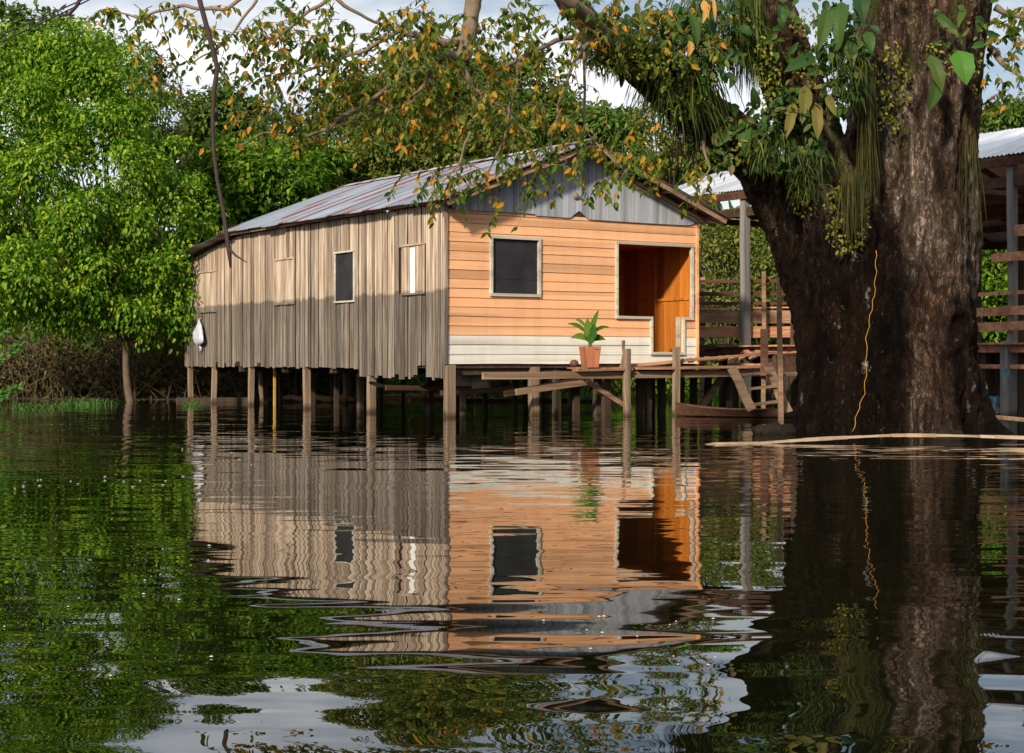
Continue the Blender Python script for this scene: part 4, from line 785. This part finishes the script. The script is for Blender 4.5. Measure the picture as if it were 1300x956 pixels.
def tree_(name, label, blobs, mat_leaf, base_px, Yb, th=.18, leaf=.16, clump=.5, dens=1.0, per=60, bark=None, group=None, droop=.5, limbs=5, bare=0, front=.75):
    bp = P(base_px, 500, Yb); bp.z = gz(bp.x, bp.y)-.1; t = thing(name, label, 'tree', tuple(bp), group=group); bark = bark or TRK
    b = MB(); top = sum((P(q[0], q[1], q[4]) for q in blobs), Vector())/len(blobs); pts = []; fork = bp.lerp(top, .55); fork.x = bp.x+(top.x-bp.x)*.35
    for i in range(9): s_ = i/8; q = bp.lerp(fork, s_); q.x += .1*math.sin(s_*5+Yb); pts.append(q)
    b.tube(pts, [th*(1.25-.5*i/8) for i in range(9)], 8, wob=.06)
    for i, q in enumerate(blobs):
        c = P(q[0], q[1], q[4]); 
        for k in range(max(1, limbs//2)):
            e = c+Vector((random.uniform(-1, 1)*q[2]*q[4]/F*.8, random.uniform(-.7, .3)*q[5], random.uniform(-.3, .8)*q[3]*q[4]/F)); st_ = pts[random.randint(5, 8)]; md = st_.lerp(e, .5)+Vector((0, 0, -.12*(e-st_).length+random.uniform(-.2, .2)))
            b.tube([st_, st_.lerp(md, .5)+Vector((0, 0, .05)), md, md.lerp(e, .5)+Vector((0, 0, .06)), e], [th*.5, th*.42, th*.33, th*.22, th*.08], 5, wob=.08)
            for r_ in range(bare):
                e2 = md.lerp(e, random.random())+Vector((random.gauss(0, .7), random.gauss(-.3, .5), random.gauss(.5, .6))); b.tube([md, md.lerp(e2, .6)+Vector((0, 0, .1)), e2], [th*.22, th*.14, th*.05], 4)
    b.build('trunk', bark, t); crown(blobs, mat_leaf, leaf, clump, dens, per, t, droop, front); return t
TG = 'forest trees behind the house'
tree_('broadleaf_tree', 'big bright green dense tree overhanging the water at the far left', [(a_*1.0, b_, c_*.80, d_*.80, e_-.25*(i_ % 3), f_) for i_, (a_, b_, c_, d_, e_, f_) in enumerate([(30, 75, 42, 34, 42.5, 1.2), (95, 70, 46, 34, 42.2, 1.3), (150, 105, 42, 36, 42, 1.2), (60, 135, 52, 34, 41.4, 1.5), (130, 165, 46, 36, 41.2, 1.4), (10, 175, 44, 44, 41.6, 1.5), (180, 160, 32, 34, 42, 1.2), (75, 215, 48, 36, 40.9, 1.5), (165, 225, 46, 38, 41.1, 1.4), (222, 215, 36, 36, 41.8, 1.2), (15, 265, 46, 42, 41.1, 1.5), (115, 285, 50, 36, 40.6, 1.5), (195, 290, 46, 34, 40.9, 1.4), (246, 275, 26, 32, 41.6, 1.0), (50, 345, 52, 40, 40.7, 1.5), (140, 355, 52, 38, 40.4, 1.5), (215, 350, 38, 32, 41, 1.2), (0, 390, 36, 36, 41, 1.3), (90, 395, 44, 28, 41, 1.3), (175, 400, 44, 24, 41, 1.2), (235, 395, 24, 26, 41.5, 1), (110, 150, 60, 70, 43.5, 1.0), (90, 300, 110, 90, 43.2, 1.0), (-40, 220, 40, 90, 42, 1.3)])], G_LIT, 172, 41.0, .09, leaf=.13, clump=.52, dens=.85, per=130, droop=.8)
tree_('broadleaf_tree', 'dark green tree whose top peeks over the bright tree at the far left', [(20, 60, 50, 34, 52, 2), (90, 75, 60, 40, 52, 2), (10, 130, 70, 90, 52, 2)], G_DARK, -20, 52, .2, leaf=.24, clump=.6, per=45, group=TG)
tree_('broadleaf_tree', 'olive tree standing just right of the bright tree with orange tinged tips', [(170, 105, 36, 46, 47, 1.4), (200, 150, 28, 55, 47, 1.2), (195, 210, 38, 45, 47, 1.3)], G_OLIVE, 200, 47, .12, leaf=.17, clump=.38, dens=.9, per=40, bare=2, group=TG)
tree_('broadleaf_tree', 'slender airy tree rising against the sky in the gap on the left', [(285, 145, 42, 26, 58, 1.8), (262, 175, 30, 24, 58, 1.5), (320, 170, 44, 32, 58, 1.8), (285, 200, 60, 30, 58, 2)], G_DARK, 290, 58, .16, leaf=.22, clump=.42, dens=.75, per=36, bare=3, group=TG)
tree_('broadleaf_tree', 'low lush yellow-green tree behind the left end of the roof', [(320, 215, 62, 24, 50, 1.8), (275, 245, 40, 30, 50, 1.6), (350, 240, 66, 36, 49, 2), (290, 285, 50, 36, 49, 1.8), (390, 215, 40, 30, 50, 1.6), (250, 330, 45, 45, 49, 1.6)], G_BRIGHT, 310, 50, .15, leaf=.2, clump=.46, per=50, group=TG)
tree_('broadleaf_tree', 'mid green tree with pale forked stems behind the middle of the roof', [(430, 190, 52, 42, 53, 2), (470, 140, 46, 40, 54, 2), (420, 240, 60, 36, 52, 2), (480, 215, 45, 40, 52, 2)], G_OLIVE, 455, 53, .14, leaf=.2, clump=.46, per=44, bark=TRKP, bare=3, group=TG)
tree_('broadleaf_tree', 'tall dark rounded tree behind the hanging orange leaves in the centre', [(540, 105, 50, 46, 60, 2.4), (590, 130, 60, 50, 60, 2.4), (520, 170, 60, 50, 59, 2.4), (600, 190, 60, 40, 58, 2.2)], G_OLIVE, 550, 59, .2, leaf=.26, clump=.55, per=46, group=TG)
tree_('broadleaf_tree', 'green tree with many thin pale stems rising behind the roof ridge', [(540, 190, 46, 36, 52, 1.8), (570, 215, 60, 30, 52, 1.8), (500, 205, 36, 36, 52, 1.6), (630, 180, 40, 36, 53, 1.8)], G_OLIVE, 520, 52, .10, leaf=.2, clump=.42, dens=.85, per=40, bark=TRKP, bare=4, group=TG)
tree_('broadleaf_tree', 'dark tree filling the space left of the gable peak', [(665, 120, 44, 40, 62, 2.2), (700, 170, 50, 40, 62, 2.2), (650, 170, 50, 40, 61, 2.2)], G_DARK, 690, 62, .18, leaf=.26, clump=.5, per=42, group=TG)
tree_('broadleaf_tree', 'umbrella-shaped tree rising just right of the gable peak', [(775, 165, 40, 16, 60, 1.8), (745, 160, 24, 12, 60, 1.4), (790, 195, 30, 16, 60, 1.5)], G_MID, 775, 60, .12, leaf=.2, clump=.38, per=50, bare=2, group=TG)
tree_('broadleaf_tree', 'sparse spindly tree against the sky under the left limb', [(840, 155, 36, 26, 50, 1.3), (835, 195, 30, 22, 50, 1.3), (880, 180, 26, 26, 50, 1.2)], G_OLIVE, 850, 50, .08, leaf=.15, clump=.3, dens=.6, per=26, bare=5, group=TG)
tree_('broadleaf_tree', 'sunlit yellow-green tree showing above the pale shed roof', [(880, 212, 44, 22, 52, 1.6), (840, 225, 30, 18, 52, 1.4), (915, 205, 30, 20, 52, 1.4)], G_BRIGHT, 880, 52, .12, leaf=.18, clump=.36, per=50, group=TG)
tree_('broadleaf_tree', 'tree crown just showing over the shed roof at the far right', [(1275, 158, 30, 12, 52, 1.5), (1310, 150, 30, 16, 52, 1.5)], G_MID, 1290, 52, .12, leaf=.18, clump=.34, per=46, group=TG)
tree_('broadleaf_tree', 'yellowish tree with bare pale branches seen over the plank fence', [(905, 320, 40, 46, 50, 1.6), (960, 330, 44, 50, 50, 1.6), (1010, 320, 40, 60, 51, 1.6), (930, 385, 60, 34, 49, 1.4)], G_OLIVE, 935, 49, .10, leaf=.15, clump=.36, dens=.85, per=36, bark=TRKP, bare=7, group=TG)
tree_('broadleaf_tree', 'pale-stemmed green tree seen under the shed roof at the far right', [(1250, 320, 40, 50, 48, 1.6), (1295, 300, 40, 46, 48.5, 1.6), (1270, 380, 50, 46, 47.6, 1.6), (1330, 340, 50, 80, 48, 2)], G_BRIGHT, 1262, 47.5, .10, leaf=.18, clump=.4, per=46, bark=TRKP, bare=4, group=TG)
tree_('broadleaf_tree', 'leafy tree hidden mostly behind the huge trunk', [(1060, 340, 70, 70, 52, 2), (1150, 330, 70, 80, 52, 2), (1200, 420, 60, 50, 50, 2), (1070, 420, 60, 50, 50, 2)], G_MID, 1120, 52, .14, leaf=.22, clump=.5, per=40, group=TG)
# far wood mass
L = LF(); n = 52000
X = RNG.uniform(-38, 40, n); T = RNG.random(n); Yw = 66+RNG.uniform(-5, 6, n)
hh = np.array([6.0+2.0*mnoise.noise(Vector((x*.13, 1, 0)))+.9*mnoise.noise(Vector((x*.6, 5, 0))) for x in X]); hh = np.where((X > 5), hh+1.6, hh)
pos = np.stack([X, Yw, T**.8*hh], 1); d = RNG.normal(size=(n, 3))+np.array([0, -.2, -.4]); nn = RNG.normal(size=(n, 3))*.5+np.array([0, -.7, .7]); s_ = RNG.uniform(.28, .6, n); L.add(pos, d, nn, s_, s_*.6)
tag(L.build('forest_mass', G_DARK), 'dense dark rainforest closing off the background', 'forest', kind='stuff')
# undergrowth along the bank
def brush(label, x0, x1, yoff, n, htop, mat, ls=(.10, .22), name='undergrowth', dep=3.0, twigs=0, seed=0):
    L = LF(); X = RNG.uniform(x0, x1, n); Yb = np.array([shore_y(x) for x in X])+yoff+RNG.random(n)*dep
    H = np.array([htop*(.65+.5*mnoise.noise(Vector((x*.7+seed, 2, 0)))+.25*mnoise.noise(Vector((x*2.3, 7+seed, 0)))) for x in X])
    pos = np.stack([X, Yb, np.maximum(.02, RNG.random(n)*H)], 1); d = RNG.normal(size=(n, 3))+np.array([0, -.3, -.3]); nn = RNG.normal(size=(n, 3))*.6+np.array([0, -.6, .7]); s_ = RNG.uniform(ls[0], ls[1], n); L.add(pos, d, nn, s_, s_*.5)
    o = tag(L.build(name, mat), label, 'undergrowth', kind='stuff'); 
    if twigs:
        b = MB()
        for _ in range(twigs):
            x = random.uniform(x0, x1); p = Vector((x, shore_y(x)+yoff+random.random()*dep*.5-.2, 0)); e = p+Vector((random.gauss(0, 1.2), random.gauss(-.2, .5), random.uniform(.6, htop*1.2))); m_ = p.lerp(e, .5)+Vector((random.gauss(0, .3), 0, random.uniform(-.1, .5)))
            r_ = random.uniform(.4, 1); b.tube([p, p.lerp(m_, .5)+Vector((0, 0, .1)), m_, e], [.018*r_, .015*r_, .011*r_, .004], 4, sm=False)
        b.build('twigs', TRK, o)
    return o
brush('dark brown tangle of brush under the trees on the left bank', -18, -4.5, .6, 17000, 2.6, G_BROWN, twigs=240)
brush('green brush behind the stilts in the middle', -6.5, 4, .8, 12000, 2.6, G_BRIGHT, twigs=60, seed=3)
brush('bright green bankside weeds seen under the boardwalk', 0, 13, .2, 9000, 1.3, G_BRIGHT, (.08, .2), twigs=40, dep=2, seed=5)
brush('tall green thicket behind the shed on the right', 4, 20, 1.5, 15000, 4.2, G_MID, (.12, .26), twigs=160, seed=9)
brush('mid green thicket standing behind the whole house', -17, 6, 3, 22000, 4.6, G_MID, (.16, .32), dep=4, seed=13)
# waterside grass tussocks
def tussock(label, px, py, w_, n, ln):
    c = P(px, py, F*CH/(py-HY)); c.z = 0; b = MB()
    for _ in range(n):
        o = c+Vector((random.gauss(0, w_), random.gauss(0, .35), -.05)); az = random.uniform(0, 6.28); v = Vector((math.cos(az)*.55, math.sin(az)*.3, 1)); pts = [o]; l_ = ln*random.uniform(.4, 1.1)
        for i in range(5): pts.append(pts[-1]+v.normalized()*l_/5); v.z -= .35; v.x *= 1.15
        b.ribbon(pts, .022, Vector((1, .2, 0)))
    tag(b.build('grass_tussock', GRS, None, tuple(c)), label, 'grass', 'grass tussocks along the water edge')
GRS = leafmat('water_grass', [(.2, (.02, .06, .01)), (.6, (.05, .12, .02)), (.9, (.10, .19, .035))], .3, .5)
tussock('grass tussock in the water at the far left edge', 36, 520, .3, 80, .45); tussock('taller grass tussock left of the thin reddish trunk', 105, 514, .35, 100, .45)
tussock('small grass tuft at the foot of the leftmost stilt', 244, 515, .12, 30, .4); tussock('low grass strip right of the thin reddish trunk', 205, 508, .7, 40, .18); tussock('grass patch seen through the stilts below the front corner', 520, 506, 1.3, 260, .5); tussock('grass patch seen below the boardwalk', 830, 507, 1.6, 300, .6)
# branch of a bush poking in at the left edge
L = LF(); b = MB()
for (x0, y0, x1, y1) in ((-20, 470, 28, 437), (-20, 510, 25, 492), (-20, 425, 8, 420)):
    p, q = P(x0, y0, 34), P(x1, y1, 34); b.tube([p, p.lerp(q, .5)+Vector((0, 0, .05)), q], [.02, .014, .005], 5)
    for i in range(46):
        o = p.lerp(q, random.random()); d = Vector((random.gauss(.4, .4), random.gauss(-.2, .3), random.gauss(.2, .5))); L.add([tuple(o)], tuple(d), (0, -.7, .7), .17, .075)
bs = thing('bush', 'yellow-green bush sprigs poking in low at the far left edge', 'bush', tuple(P(-20, 500, 34))); b.build('stem', TRK, bs); L.build('foliage', BRT, bs)
# power cables, floating bits
for i, (a, c) in enumerate((((-40, 50, 30), (110, -14, 24)), ((-40, 62, 30), (130, -20, 24)))):
    b = MB(); pa, pc = P(*a), P(*c); d = pc-pa; pts = [pa-d*2+d*5*k/20+Vector((0, 0, -.5*math.sin(math.pi*k/20)+.34)) for k in range(21)]; b.tube(pts, .012, 5)
    tag(b.build('power_cable', plain('black_cable', (.02, .02, .022), .6), None, tuple(pa)), ('upper' if i == 0 else 'lower')+' of two black cables crossing the sky at the top left corner', 'cable', 'overhead cables')
b = MB()
for (px, py) in [(random.uniform(0, 300), random.gauss(612, 5)) for _ in range(16)]+[(random.uniform(230, 330), random.gauss(575, 10)) for _ in range(10)]+[(random.uniform(0, 280), random.uniform(690, 860)) for _ in range(9)]+[(random.uniform(660, 960), random.uniform(780, 850)) for _ in range(14)]:
    Y = F*CH/(py-HY); o = P(px, py, Y); r = random.uniform(.003, .007)*(Y/9); k = 6; b.add([(o.x+r*1.8*math.cos(6.28*i/k), o.y+r*math.sin(6.28*i/k), .004) for i in range(k)]+[(o.x, o.y, .009)], [(i, (i+1) % k, k) for i in range(k)])
tag(b.build('floating_specks', plain('pale_debris', (.45, .42, .36), .6)), 'tiny pale specks of debris floating on the water', 'debris', kind='stuff')
for i, (px, py, lab) in enumerate(((815, 794, 'bright green water-weed leaf floating in the sky reflection, nearer the house'), (862, 822, 'bright green water-weed leaf floating lowest in the sky reflection'), (775, 838, 'bright green water-weed leaf floating left of the two others'))):
    Y = F*CH/(py-HY); o = P(px, py, Y); b = MB()
    for k in range(5):
        c = Vector((o.x+random.gauss(0, .02), o.y+random.gauss(0, .03), .006+.003*k)); bigleaf(b, c, c+Vector((random.uniform(-.04, .04), random.uniform(-.04, .04), .006)), .02)
    b.v = [(x_, y_, .004+.25*max(0, z_)) for x_, y_, z_ in b.v]
    tag(b.build('water_weed', BRT, None, (o.x, o.y, 0)), lab, 'water weed', 'floating weed leaves')
print('leaves', leaf_n)
